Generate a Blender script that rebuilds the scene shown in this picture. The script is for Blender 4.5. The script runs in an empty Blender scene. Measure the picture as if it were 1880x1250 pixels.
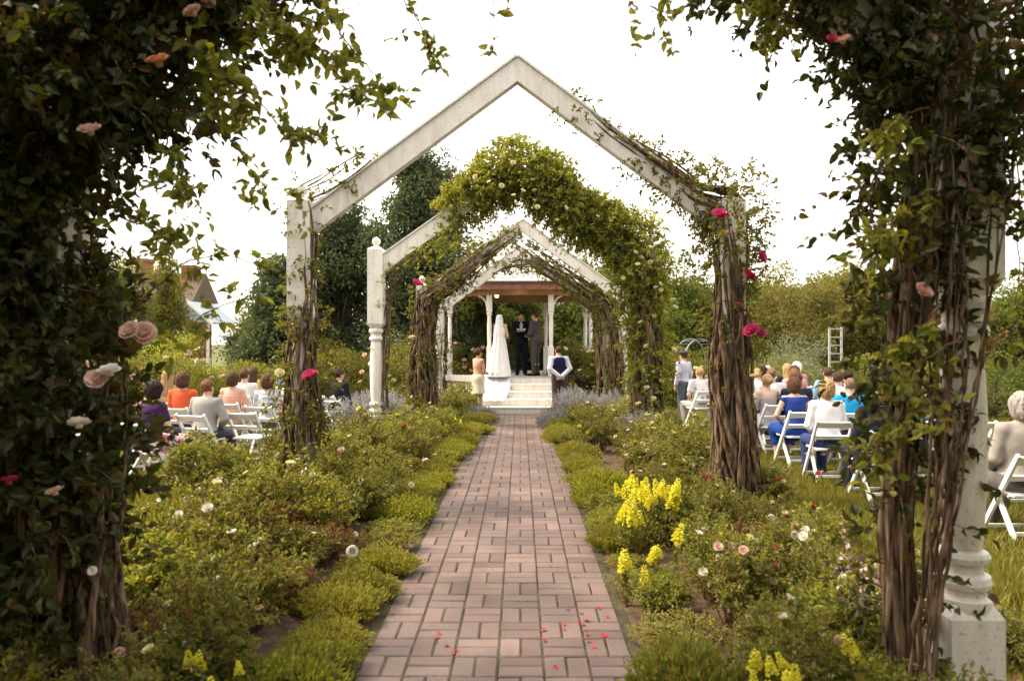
import bpy, math, random
import numpy as np
from mathutils import Vector, Matrix

SC = bpy.context.scene
COL = SC.collection
R = math.radians

# ------------------------------------------------------------------ camera
F = 1340.0 / 1880.0          # focal length in image widths
CAM_H = 1.785
cam_data = bpy.data.cameras.new("camera")
cam = bpy.data.objects.new("camera", cam_data)
COL.objects.link(cam)
cam.location = (0, 0, CAM_H)
cam.rotation_euler = (R(90.09), 0, R(0.64))
cam_data.sensor_width = 36.0
cam_data.lens = 36.0 * F
cam_data.clip_start = 0.05
cam_data.clip_end = 3000
cam_data.dof.use_dof = True
cam_data.dof.focus_distance = 8.5
cam_data.dof.aperture_fstop = 2.2
SC.camera = cam

# ------------------------------------------------------------------ light
SUN_EL, SUN_AZ = 52.0, -82.0     # azimuth measured from +Y towards +X
world = bpy.data.worlds.new("World")
SC.world = world
world.use_nodes = True
wn, wl = world.node_tree.nodes, world.node_tree.links
wn.clear()
w_out = wn.new("ShaderNodeOutputWorld")
sky = wn.new("ShaderNodeTexSky")
sky.sky_type = 'NISHITA'
sky.sun_disc = False
sky.sun_elevation = R(SUN_EL)
sky.sun_rotation = R(SUN_AZ)
sky.air_density = 1.6
sky.dust_density = 6.0
sky.ozone_density = 1.0
bg1 = wn.new("ShaderNodeBackground"); bg1.inputs[1].default_value = 0.05
bg2 = wn.new("ShaderNodeBackground"); bg2.inputs[1].default_value = 0.62
tc = wn.new("ShaderNodeTexCoord")
cn = wn.new("ShaderNodeTexNoise"); cn.inputs['Scale'].default_value = 2.2; cn.inputs['Detail'].default_value = 5
cr = wn.new("ShaderNodeValToRGB")
cr.color_ramp.elements[0].position = 0.3; cr.color_ramp.elements[0].color = (0.90, 0.83, 0.73, 1)
cr.color_ramp.elements[1].position = 0.7; cr.color_ramp.elements[1].color = (1.0, 0.93, 0.81, 1)
ad = wn.new("ShaderNodeAddShader")
wl.new(tc.outputs['Generated'], cn.inputs['Vector'])
wl.new(cn.outputs['Fac'], cr.inputs[0])
wl.new(cr.outputs[0], bg2.inputs[0])
wl.new(sky.outputs[0], bg1.inputs[0])
wl.new(bg1.outputs[0], ad.inputs[0]); wl.new(bg2.outputs[0], ad.inputs[1])
wl.new(ad.outputs[0], w_out.inputs[0])

sd = bpy.data.lights.new("sun", 'SUN')
sd.energy = 2.0
sd.angle = R(14)
sd.color = (1.0, 0.88, 0.68)
sun = bpy.data.objects.new("sun", sd)
COL.objects.link(sun)
sv = Vector((math.sin(R(SUN_AZ)) * math.cos(R(SUN_EL)), math.cos(R(SUN_AZ)) * math.cos(R(SUN_EL)), math.sin(R(SUN_EL))))
sun.rotation_euler = sv.to_track_quat('Z', 'Y').to_euler()
sun.location = (0, 0, 30)

SC.view_settings.view_transform = 'Standard'
SC.view_settings.look = 'None'
SC.view_settings.gamma = 1.0
SC.view_settings.exposure = 1.6
SC.render.engine = 'CYCLES'
SC.cycles.max_bounces = 8
SC.cycles.diffuse_bounces = 3
SC.cycles.glossy_bounces = 2
SC.cycles.transmission_bounces = 4
SC.cycles.transparent_max_bounces = 8

# ------------------------------------------------------------------ photo -> place measurements
def dist(y):                     # distance of a ground point seen at photo row y
    return 2392.0 / (y - 627.0)
def at(x, y, d):                 # place seen at photo point (x, y) at distance d
    return ((x - 955.0) * d / 1340.0, d, CAM_H + (627.0 - y) * d / 1340.0)

# ------------------------------------------------------------------ materials
def _new(name):
    m = bpy.data.materials.new(name); m.use_nodes = True
    return m, m.node_tree.nodes, m.node_tree.links, m.node_tree.nodes['Principled BSDF']

def mat(name, c1, c2=None, scale=8.0, rough=0.7, bump=0.0, bscale=None, detail=6, spec=0.3, stretch=None, metallic=0.0, lo=0.35, hi=0.65):
    m, n, l, b = _new(name)
    c2 = c2 or tuple(min(1, x * 1.25) for x in c1)
    tc = n.new("ShaderNodeTexCoord")
    src = tc.outputs['Object']
    if stretch:
        mp = n.new("ShaderNodeMapping"); mp.inputs['Scale'].default_value = stretch
        l.new(src, mp.inputs[0]); src = mp.outputs[0]
    t = n.new("ShaderNodeTexNoise"); t.inputs['Scale'].default_value = scale; t.inputs['Detail'].default_value = detail
    l.new(src, t.inputs['Vector'])
    r = n.new("ShaderNodeValToRGB")
    r.color_ramp.elements[0].position = lo; r.color_ramp.elements[0].color = (*c1, 1)
    r.color_ramp.elements[1].position = hi; r.color_ramp.elements[1].color = (*c2, 1)
    l.new(t.outputs['Fac'], r.inputs[0]); l.new(r.outputs[0], b.inputs['Base Color'])
    b.inputs['Roughness'].default_value = rough
    b.inputs['Specular IOR Level'].default_value = spec
    b.inputs['Metallic'].default_value = metallic
    if bump:
        t2 = n.new("ShaderNodeTexNoise"); t2.inputs['Scale'].default_value = bscale or scale * 4; t2.inputs['Detail'].default_value = 8
        l.new(src, t2.inputs['Vector'])
        bp = n.new("ShaderNodeBump"); bp.inputs['Strength'].default_value = bump; bp.inputs['Distance'].default_value = 0.02
        l.new(t2.outputs['Fac'], bp.inputs['Height']); l.new(bp.outputs[0], b.inputs['Normal'])
    return m

def leafmat(name, cols, trans=0.35, tcol=None, rough=0.5, spec=0.25):
    """leaf colours vary from leaf to leaf; light passes through the blades"""
    m, n, l, b = _new(name)
    g = n.new("ShaderNodeNewGeometry")
    r = n.new("ShaderNodeValToRGB")
    while len(r.color_ramp.elements) < len(cols): r.color_ramp.elements.new(0.5)
    for i, c in enumerate(cols):
        r.color_ramp.elements[i].position = i / (len(cols) - 1); r.color_ramp.elements[i].color = (*c, 1)
    l.new(g.outputs['Random Per Island'], r.inputs[0])
    l.new(r.outputs[0], b.inputs['Base Color'])
    b.inputs['Roughness'].default_value = rough
    b.inputs['Specular IOR Level'].default_value = spec
    tr = n.new("ShaderNodeBsdfTranslucent")
    mx = n.new("ShaderNodeMixRGB"); mx.blend_type = 'MULTIPLY'; mx.inputs[0].default_value = 1.0
    mx.inputs[2].default_value = (*(tcol or (2.2, 1.9, 0.7)), 1)
    l.new(r.outputs[0], mx.inputs[1]); l.new(mx.outputs[0], tr.inputs[0])
    ms = n.new("ShaderNodeMixShader"); ms.inputs[0].default_value = trans
    out = n['Material Output']
    l.new(b.outputs[0], ms.inputs[1]); l.new(tr.outputs[0], ms.inputs[2]); l.new(ms.outputs[0], out.inputs[0])
    return m

M = {}
def white_paint(name, base, dirt):
    m, n, l, b = _new(name)
    tc = n.new("ShaderNodeTexCoord")
    t = n.new("ShaderNodeTexNoise"); t.inputs['Scale'].default_value = 3.0; t.inputs['Detail'].default_value = 9; t.inputs['Roughness'].default_value = 0.7
    mp = n.new("ShaderNodeMapping"); mp.inputs['Scale'].default_value = (3, 3, 0.6)
    l.new(tc.outputs['Object'], mp.inputs[0]); l.new(mp.outputs[0], t.inputs['Vector'])
    r = n.new("ShaderNodeValToRGB")
    e = r.color_ramp.elements
    e[0].position = 0.30; e[0].color = (*dirt, 1); e[1].position = 0.55; e[1].color = (*base, 1)
    t2 = n.new("ShaderNodeTexNoise"); t2.inputs['Scale'].default_value = 45; t2.inputs['Detail'].default_value = 4
    l.new(tc.outputs['Object'], t2.inputs['Vector'])
    r2 = n.new("ShaderNodeValToRGB"); r2.color_ramp.elements[0].position = 0.28; r2.color_ramp.elements[0].color = (0.55, 0.47, 0.38, 1)
    r2.color_ramp.elements[1].position = 0.40; r2.color_ramp.elements[1].color = (1, 1, 1, 1)
    l.new(t2.outputs['Fac'], r2.inputs[0])
    mx = n.new("ShaderNodeMixRGB"); mx.blend_type = 'MULTIPLY'; mx.inputs[0].default_value = 0.8
    l.new(t.outputs['Fac'], r.inputs[0]); l.new(r.outputs[0], mx.inputs[1]); l.new(r2.outputs[0], mx.inputs[2])
    l.new(mx.outputs[0], b.inputs['Base Color'])
    b.inputs['Roughness'].default_value = 0.55
    bp = n.new("ShaderNodeBump"); bp.inputs['Strength'].default_value = 0.25; bp.inputs['Distance'].default_value = 0.01
    l.new(t2.outputs['Fac'], bp.inputs['Height']); l.new(bp.outputs[0], b.inputs['Normal'])
    return m
M['paint'] = white_paint('weathered_white_paint', (0.84, 0.79, 0.73), (0.66, 0.58, 0.50))
M['paint_clean'] = white_paint('clean_white_paint', (0.86, 0.83, 0.78), (0.76, 0.71, 0.64))
M['chair'] = mat('white_chair_paint', (0.78, 0.78, 0.76), (0.84, 0.84, 0.82), rough=0.4)
M['bark'] = mat('vine_bark', (0.045, 0.026, 0.016), (0.30, 0.205, 0.135), scale=42, stretch=(1, 1, 0.09), rough=0.95, bump=1.0, bscale=90, spec=.1, lo=.38, hi=.66)
M['bark2'] = mat('grey_vine_bark', (0.07, 0.045, 0.03), (0.38, 0.28, 0.19), scale=38, stretch=(1, 1, 0.09), rough=0.95, bump=1.0, bscale=90, spec=.1, lo=.38, hi=.66)
M['trunk'] = mat('tree_bark', (0.06, 0.045, 0.03), (0.15, 0.11, 0.08), scale=9, stretch=(1, 1, 0.2), rough=0.9, bump=0.6)
M['stem'] = mat('green_stem', (0.09, 0.10, 0.03), (0.16, 0.12, 0.05), rough=0.7)
M['twig'] = mat('brown_twig', (0.10, 0.05, 0.03), (0.20, 0.10, 0.05), rough=0.8)
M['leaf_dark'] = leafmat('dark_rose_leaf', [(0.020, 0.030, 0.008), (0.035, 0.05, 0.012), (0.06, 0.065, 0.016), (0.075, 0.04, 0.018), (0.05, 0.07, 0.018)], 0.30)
M['leaf_olive'] = leafmat('olive_rose_leaf', [(0.06, 0.08, 0.018), (0.10, 0.12, 0.024), (0.17, 0.17, 0.034), (0.12, 0.08, 0.03), (0.09, 0.12, 0.026)], 0.42)
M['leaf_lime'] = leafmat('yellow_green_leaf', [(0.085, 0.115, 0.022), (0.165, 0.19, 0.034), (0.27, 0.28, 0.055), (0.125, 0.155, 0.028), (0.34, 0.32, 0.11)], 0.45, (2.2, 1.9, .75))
M['leaf_bush'] = leafmat('bush_leaf', [(0.065, 0.092, 0.020), (0.13, 0.16, 0.032), (0.20, 0.22, 0.048), (0.18, 0.11, 0.045), (0.29, 0.29, 0.07), (0.09, 0.12, 0.028)], 0.36, (2.0, 1.8, .75))
M['leaf_thyme'] = leafmat('thyme_leaf', [(0.135, 0.14, 0.03), (0.24, 0.235, 0.05), (0.31, 0.29, 0.075), (0.18, 0.19, 0.04), (0.29, 0.23, 0.09)], 0.33, (2.0, 1.8, .75))
M['leaf_grey'] = leafmat('grey_green_leaf', [(0.13, 0.16, 0.10), (0.20, 0.23, 0.16), (0.27, 0.29, 0.22), (0.16, 0.18, 0.10)], 0.25, (1.2, 1.2, 0.9))
M['leaf_silver'] = leafmat('silver_leaf', [(0.17, 0.15, 0.16), (0.26, 0.24, 0.25), (0.36, 0.34, 0.36), (0.22, 0.20, 0.18)], 0.2, (1, 1, 1))
M['leaf_conifer'] = leafmat('conifer_leaf', [(0.045, 0.06, 0.03), (0.08, 0.10, 0.045), (0.12, 0.14, 0.06), (0.075, 0.09, 0.055)], 0.35, (1.3, 1.3, 0.8))
M['leaf_tree'] = leafmat('tree_leaf', [(0.05, 0.075, 0.018), (0.09, 0.12, 0.024), (0.14, 0.16, 0.032), (0.07, 0.095, 0.024)], 0.35)
M['leaf_treewarm'] = leafmat('warm_tree_leaf', [(0.09, 0.105, 0.026), (0.15, 0.155, 0.036), (0.20, 0.15, 0.055), (0.13, 0.15, 0.032)], 0.35)
M['leaf_red'] = leafmat('reddish_leaf', [(0.13, 0.07, 0.03), (0.18, 0.10, 0.04), (0.11, 0.10, 0.03), (0.20, 0.07, 0.035)], 0.3)
M['grass'] = leafmat('grass_blade', [(0.10, 0.12, 0.02), (0.16, 0.17, 0.03), (0.22, 0.20, 0.045), (0.13, 0.15, 0.03), (0.22, 0.14, 0.05)], 0.3)
M['fl_white'] = leafmat('white_petal', [(0.80, 0.74, 0.66), (0.86, 0.82, 0.76), (0.84, 0.74, 0.66)], 0.3, (1, 1, 0.95))
M['fl_cream'] = leafmat('cream_petal', [(0.72, 0.66, 0.36), (0.80, 0.76, 0.50), (0.78, 0.70, 0.46)], 0.3, (1, 1, 0.9))
M['fl_blush'] = leafmat('blush_petal', [(0.78, 0.52, 0.44), (0.82, 0.62, 0.54), (0.80, 0.48, 0.42)], 0.3, (1, 1, 0.95))
M['fl_pink'] = leafmat('hot_pink_petal', [(0.48, 0.03, 0.13), (0.60, 0.07, 0.20), (0.55, 0.08, 0.16)], 0.3, (1, 1, 1))
M['fl_red'] = leafmat('red_petal', [(0.34, 0.012, 0.025), (0.46, 0.03, 0.05), (0.40, 0.02, 0.06)], 0.3, (1, 1, 1))
M['fl_yellow'] = leafmat('yellow_petal', [(0.72, 0.66, 0.03), (0.80, 0.74, 0.06), (0.76, 0.70, 0.12)], 0.3, (1, 1, 0.8))
M['fl_orange'] = leafmat('peach_petal', [(0.65, 0.28, 0.12), (0.72, 0.36, 0.18)], 0.3, (1, 1, 1))
M['fl_lilac'] = leafmat('lilac_petal', [(0.32, 0.30, 0.34), (0.43, 0.41, 0.45), (0.54, 0.51, 0.53)], 0.3, (1, 1, 1))
M['fl_mauve'] = leafmat('mauve_petal', [(0.50, 0.34, 0.36), (0.66, 0.50, 0.50), (0.40, 0.22, 0.26)], 0.3, (1, 1, 1))

# ------------------------------------------------------------------ geometry collector
class Geo:
    def __init__(s): s.v = []; s.q = []; s.t = []; s.n = 0
    def add(s, v, q=None, t=None):
        v = np.asarray(v, dtype=np.float32).reshape(-1, 3)
        if q is not None and len(q): s.q.append(np.asarray(q, dtype=np.int32).reshape(-1, 4) + s.n)
        if t is not None and len(t): s.t.append(np.asarray(t, dtype=np.int32).reshape(-1, 3) + s.n)
        s.v.append(v); s.n += len(v)
        return s
    def mesh(s, name, off=(0, 0, 0), smooth=False):
        me = bpy.data.meshes.new(name)
        v = np.concatenate(s.v) - np.asarray(off, dtype=np.float32)
        q = np.concatenate(s.q) if s.q else np.zeros((0, 4), np.int32)
        t = np.concatenate(s.t) if s.t else np.zeros((0, 3), np.int32)
        nq, nt = len(q), len(t)
        me.vertices.add(len(v)); me.vertices.foreach_set('co', v.ravel())
        me.loops.add(nq * 4 + nt * 3)
        me.loops.foreach_set('vertex_index', np.concatenate([q.ravel(), t.ravel()]))
        me.polygons.add(nq + nt)
        st = np.concatenate([np.arange(nq) * 4, nq * 4 + np.arange(nt) * 3]).astype(np.int32)
        me.polygons.foreach_set('loop_start', st)
        me.polygons.foreach_set('use_smooth', np.full(nq + nt, bool(smooth)))
        me.update(calc_edges=True)
        return me
    # ---- shapes
    def box(s, lo, hi, bev=0.0):
        x0, y0, z0 = lo; x1, y1, z1 = hi
        if bev <= 0:
            v = [(x0,y0,z0),(x1,y0,z0),(x1,y1,z0),(x0,y1,z0),(x0,y0,z1),(x1,y0,z1),(x1,y1,z1),(x0,y1,z1)]
            return s.add(v, [(0,3,2,1),(4,5,6,7),(0,1,5,4),(1,2,6,5),(2,3,7,6),(3,0,4,7)])
        b = bev
        v = []
        for z, ins in ((z0, b), (z0 + b, 0), (z1 - b, 0), (z1, b)):
            v += [(x0+ins+ (0 if ins else 0), y0+ins, z), (x1-ins, y0+ins, z), (x1-ins, y1-ins, z), (x0+ins, y1-ins, z)]
        q = [(0,3,2,1), (12,13,14,15)]
        for k in range(3):
            a = k * 4
            for i in range(4):
                j = (i + 1) % 4
                q.append((a+i, a+j, a+4+j, a+4+i))
        return s.add(v, q)
    def bar(s, a, b, w, h, up=(0, 0, 1)):
        """square bar from a to b, w across, h along up"""
        a = np.array(a, float); b = np.array(b, float); d = b - a; d /= np.linalg.norm(d)
        u = np.array(up, float); x = np.cross(d, u); x /= np.linalg.norm(x); z = np.cross(x, d)
        v = []
        for p in (a, b):
            for i, j in ((-1,-1),(1,-1),(1,1),(-1,1)): v.append(p + x*w/2*i + z*h/2*j)
        return s.add(v, [(0,1,2,3),(7,6,5,4),(0,4,5,1),(1,5,6,2),(2,6,7,3),(3,7,4,0)])
    def lathe(s, prof, c=(0, 0, 0), n=16, sx=1.0, sy=1.0, power=None):
        """prof: list of (radius, z)"""
        a = np.linspace(0, 2*np.pi, n, endpoint=False)
        ca, sa = np.cos(a), np.sin(a)
        v = []
        for r, z in prof:
            v.append(np.stack([c[0] + r*sx*ca, c[1] + r*sy*sa, np.full(n, c[2] + z)], 1))
        v = np.concatenate(v)
        q = []
        for k in range(len(prof) - 1):
            for i in range(n):
                j = (i + 1) % n
                q.append((k*n+i, k*n+j, (k+1)*n+j, (k+1)*n+i))
        t = []
        base = len(v)
        v = np.concatenate([v, [[c[0], c[1], c[2] + prof[0][1]], [c[0], c[1], c[2] + prof[-1][1]]]])
        for i in range(n):
            j = (i + 1) % n
            t.append((base, j, i)); t.append((base + 1, (len(prof)-1)*n + i, (len(prof)-1)*n + j))
        return s.add(v, q, t)
    def tubes(s, P, r0, r1, sides=5, rough=0.0, rng=None):
        """P: (N,K,3) paths, r0/r1 start/end radius (scalars or N arrays)"""
        P = np.asarray(P, float)
        if P.ndim == 2: P = P[None]
        N, K, _ = P.shape
        T = np.gradient(P, axis=1); T /= (np.linalg.norm(T, axis=2, keepdims=True) + 1e-9)
        ref = np.where(np.abs(T[..., 2:3]) > 0.9, np.array([1.0, 0, 0]), np.array([0, 0, 1.0]))
        ref = np.broadcast_to(ref[:, :1], T.shape) if K < 40 else ref
        X = np.cross(T, ref); X /= (np.linalg.norm(X, axis=2, keepdims=True) + 1e-9)
        Y = np.cross(X, T)
        a = np.linspace(0, 2*np.pi, sides, endpoint=False)
        w = np.linspace(0, 1, K)[None]
        rr = np.broadcast_to(np.asarray(r0, float).reshape(-1, 1), (N, 1)) * (1 - w) + np.broadcast_to(np.asarray(r1, float).reshape(-1, 1), (N, 1)) * w
        rr = np.broadcast_to(rr, (N, K)).copy()
        if rough: rr *= 1 + rough * rng.uniform(-1, 1, (N, K))
        rr = rr[:, :, None] * (1 + (rough * 0.8 * rng.uniform(-1, 1, (N, 1, sides)) if rough else np.zeros((N, 1, sides))))
        V = P[:, :, None] + rr[:, :, :, None] * (X[:, :, None] * np.cos(a)[None, None, :, None] + Y[:, :, None] * np.sin(a)[None, None, :, None])
        idx = np.arange(N*K*sides).reshape(N, K, sides)
        nx = np.roll(idx, -1, axis=2)
        q = np.stack([idx[:, :-1], nx[:, :-1], nx[:, 1:], idx[:, 1:]], -1).reshape(-1, 4)
        return s.add(V.reshape(-1, 3), q)
    def leaves(s, pos, dirs, size, rng, width=0.5, hi=False, fold=0.18, curl=0.15):
        """one pointed blade per position, pointing along dirs"""
        pos = np.asarray(pos, float); N = len(pos)
        if N == 0: return s
        d = dirs / (np.linalg.norm(dirs, axis=1, keepdims=True) + 1e-9)
        ref = rng.normal(size=(N, 3)); ref[:, 2] += 0.8
        x = np.cross(d, ref); x /= (np.linalg.norm(x, axis=1, keepdims=True) + 1e-9)
        z = np.cross(x, d)
        sz = np.broadcast_to(np.asarray(size, float), (N,))[:, None, None]
        if hi:
            T = np.array([(0,0,0),(0,.5,0),(0,1,-curl),(-.62,.12,fold*.6),(-1,.40,fold),(-.74,.72,fold*.6-curl*.4),(.62,.12,fold*.6),(1,.40,fold),(.74,.72,fold*.6-curl*.4)], float)
            Q = np.array([(0,1,4,3),(0,6,7,1),(1,2,5,4),(1,7,8,2)]); Tr = np.zeros((0,3), int)
        else:
            T = np.array([(0,0,0),(0,1,-curl),(-1,.42,fold),(1,.42,fold)], float)
            Q = np.zeros((0,4), int); Tr = np.array([(0,1,2),(0,3,1)])
        T = T.copy(); T[:, 0] *= width * 0.5
        V = pos[:, None] + sz * (x[:, None] * T[None, :, 0:1] + d[:, None] * T[None, :, 1:2] + z[:, None] * T[None, :, 2:3])
        off = (np.arange(N) * len(T))[:, None, None]
        return s.add(V.reshape(-1, 3), (Q[None] + off).reshape(-1, 4) if len(Q) else None, (Tr[None] + off).reshape(-1, 3) if len(Tr) else None)

# ------------------------------------------------------------------ object helpers
def obj(name, geo, material, parent=None, off=(0, 0, 0), smooth=False):
    me = geo.mesh(name, off, smooth) if isinstance(geo, Geo) else geo
    o = bpy.data.objects.new(name, me)
    COL.objects.link(o)
    if material is not None:
        if not me.materials: me.materials.append(material)
        elif me.materials[0] != material:
            o.material_slots[0].link = 'OBJECT'; o.material_slots[0].material = material
    if parent: o.parent = parent
    return o
_LW = {}
def tag(o, label, cat, group=None, kind=None):
    if label and len(label.split()) > 16: print('LONG LABEL', label)
    if label and label in _LW and cat != 'petal': print('SAME LABEL', label)
    if label: _LW[label] = 1
    if label: o['label'] = label
    if cat: o['category'] = cat
    if group: o['group'] = group
    if kind: o['kind'] = kind
    return o
def thing(name, label, cat, loc=(0, 0, 0), rotz=0.0, group=None, scale=1.0):
    o = bpy.data.objects.new(name, None)
    COL.objects.link(o)
    o.empty_display_size = 0.2
    o.location = loc; o.rotation_euler = (0, 0, rotz); o.scale = (scale,) * 3 if not isinstance(scale, tuple) else scale
    return tag(o, label, cat, group)
def copy_thing(root, loc, rotz=0.0, scale=1.0, label=None, group=None):
    r = root.copy(); COL.objects.link(r)
    r.location = loc; r.rotation_euler = (0, 0, rotz); r.scale = (scale,) * 3 if not isinstance(scale, tuple) else scale
    if label: r['label'] = label
    if label and len(label.split()) > 16: print('LONG LABEL', label)
    if group: r['group'] = group
    for ch in root.children:
        c = ch.copy(); COL.objects.link(c); c.parent = r
        for g in ch.children:
            d = g.copy(); COL.objects.link(d); d.parent = c
    return r
ORD = ['nearest', 'second', 'third', 'fourth', 'fifth', 'sixth', 'seventh', 'eighth', 'ninth', 'tenth', 'eleventh', 'twelfth', 'thirteenth',
       'fourteenth', 'fifteenth', 'sixteenth', 'seventeenth', 'eighteenth', 'nineteenth', 'twentieth', 'twenty-first', 'twenty-second', 'twenty-third', 'twenty-fourth', 'twenty-fifth', 'twenty-sixth', 'twenty-seventh', 'twenty-eighth', 'twenty-ninth', 'thirtieth']
def unit(v): return v / (np.linalg.norm(v, axis=-1, keepdims=True) + 1e-9)

def sprigs(starts, dirs, length, nleaf, rng, droop=0.25, spread=0.9, K=5):
    """short leafy shoots: returns (leaf positions, leaf directions, shoot paths)"""
    N = len(starts)
    d = unit(np.asarray(dirs, float))
    L = np.broadcast_to(np.asarray(length, float), (N,))[:, None, None]
    side = unit(rng.normal(size=(N, 3)))[:, None]
    t = np.linspace(0, 1, K)[None, :, None]
    P = starts[:, None] + L * (d[:, None] * t + side * 0.18 * t * t) + np.array([0, 0, -1.0]) * (L * droop * t * t)
    tl = rng.uniform(0.12, 1.0, size=(N, nleaf, 1))
    Pl = starts[:, None] + L * (d[:, None] * tl + side * 0.18 * tl * tl) + np.array([0, 0, -1.0]) * (L * droop * tl * tl)
    dl = d[:, None] * 0.55 + unit(rng.normal(size=(N, nleaf, 3))) * spread + np.array([0, 0, -0.15])
    Pl = Pl + unit(rng.normal(size=Pl.shape)) * 0.012
    return Pl.reshape(-1, 3), dl.reshape(-1, 3), P

def bloom_geo(rng, r=0.05, petals=16, openness=1.0):
    """a layered open rose"""
    g = Geo()
    layers = [(0.35, 4, 75), (0.6, 5, 50), (0.85, 6, 28), (1.0, 6, 8)]
    for rr, n, tilt in layers:
        a0 = rng.uniform(0, 6.28)
        for i in range(n):
            a = a0 + i * 2*np.pi/n + rng.uniform(-.1, .1)
            tl = R(tilt * openness + rng.uniform(-8, 8))
            w = r * rr * 0.75
            c, s_ = math.cos(a), math.sin(a)
            pts = []
            for (u, v, b) in ((-.45,.05,0),(.45,.05,0),(-1,.6,.12),(0,.6,-.05),(1,.6,.12),(-.6,1.0,.22),(.1,1.08,.10),(.6,1.0,.22)):
                rad = v * r * rr; lat = u * w
                x = rad * math.cos(tl) - b * r * math.sin(tl) * .5; z = rad * math.sin(tl) + b * r * math.cos(tl)
                pts.append((c*x - s_*lat, s_*x + c*lat, z))
            g.add(pts, [(0,1,4,3),(2,3,6,5),(3,4,7,6)], [(0,3,2)])
    g.lathe([(r*.28, -r*.35), (r*.35, 0), (r*.2, r*.35)], n=7)
    return g
_r = np.random.default_rng(3)
BLOOM = {}
def bloom(kind, r, parent, loc, rng, name='rose_bloom', m=None):
    key = (kind, round(r, 3))
    if key not in BLOOM:
        BLOOM[key] = bloom_geo(_r, r).mesh('rose_bloom', smooth=False)
        BLOOM[key].materials.append(M[kind])
    o = bpy.data.objects.new(name, BLOOM[key]); COL.objects.link(o)
    o.parent = parent; o.location = loc
    o.rotation_euler = (rng.uniform(-.2, 1.3), rng.uniform(-.5, .5), rng.uniform(-.7, .7))
    return o
# =================================================================== SETTING
rng = np.random.default_rng(11)
g = Geo(); n = 60
xs = np.linspace(-1, 1, n); xs = np.sign(xs) * np.abs(xs) ** 2.2 * 400
XX, YY = np.meshgrid(xs, xs + 0.0, indexing='ij')
V = np.stack([XX, YY + 20, np.zeros_like(XX) - 0.004], -1).reshape(-1, 3)
id_ = np.arange(n*n).reshape(n, n)
g.add(V, np.stack([id_[:-1,:-1], id_[1:,:-1], id_[1:,1:], id_[:-1,1:]], -1).reshape(-1, 4))
lawn_m = mat('lawn_ground', (0.07, 0.08, 0.018), (0.13, 0.125, 0.03), scale=1.3, rough=0.95, bump=0.6, bscale=30)
tag(obj('lawn', g, lawn_m), None, None, kind='structure')

soil_m = mat('bed_soil', (0.06, 0.035, 0.022), (0.14, 0.085, 0.05), scale=10, rough=0.95, bump=1.0, bscale=40)
def bed(x0, x1, y0, y1, name):
    nx, ny = 30, 120
    a = np.linspace(0, 1, nx); b = np.linspace(0, 1, ny)
    A, B = np.meshgrid(a, b, indexing='ij')
    wob = 0.12 * np.sin(B * 23) + 0.08 * np.sin(B * 51 + 1)
    X = x0 + (x1 - x0) * A + wob * A
    Y = y0 + (y1 - y0) * B
    Z = 0.004 + 0.05 * np.sin(A * np.pi) + rng.uniform(0, 0.012, A.shape)
    i = np.arange(nx*ny).reshape(nx, ny)
    gg = Geo(); gg.add(np.stack([X, Y, Z], -1).reshape(-1, 3), np.stack([i[:-1,:-1], i[1:,:-1], i[1:,1:], i[:-1,1:]], -1).reshape(-1, 4))
    tag(obj(name, gg, soil_m, smooth=True), None, None, kind='structure')
bed(-0.87, -3.1, -1.0, 19.0, 'bed_soil')
bed(0.63, 3.0, -1.0, 19.0, 'bed_soil')

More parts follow.
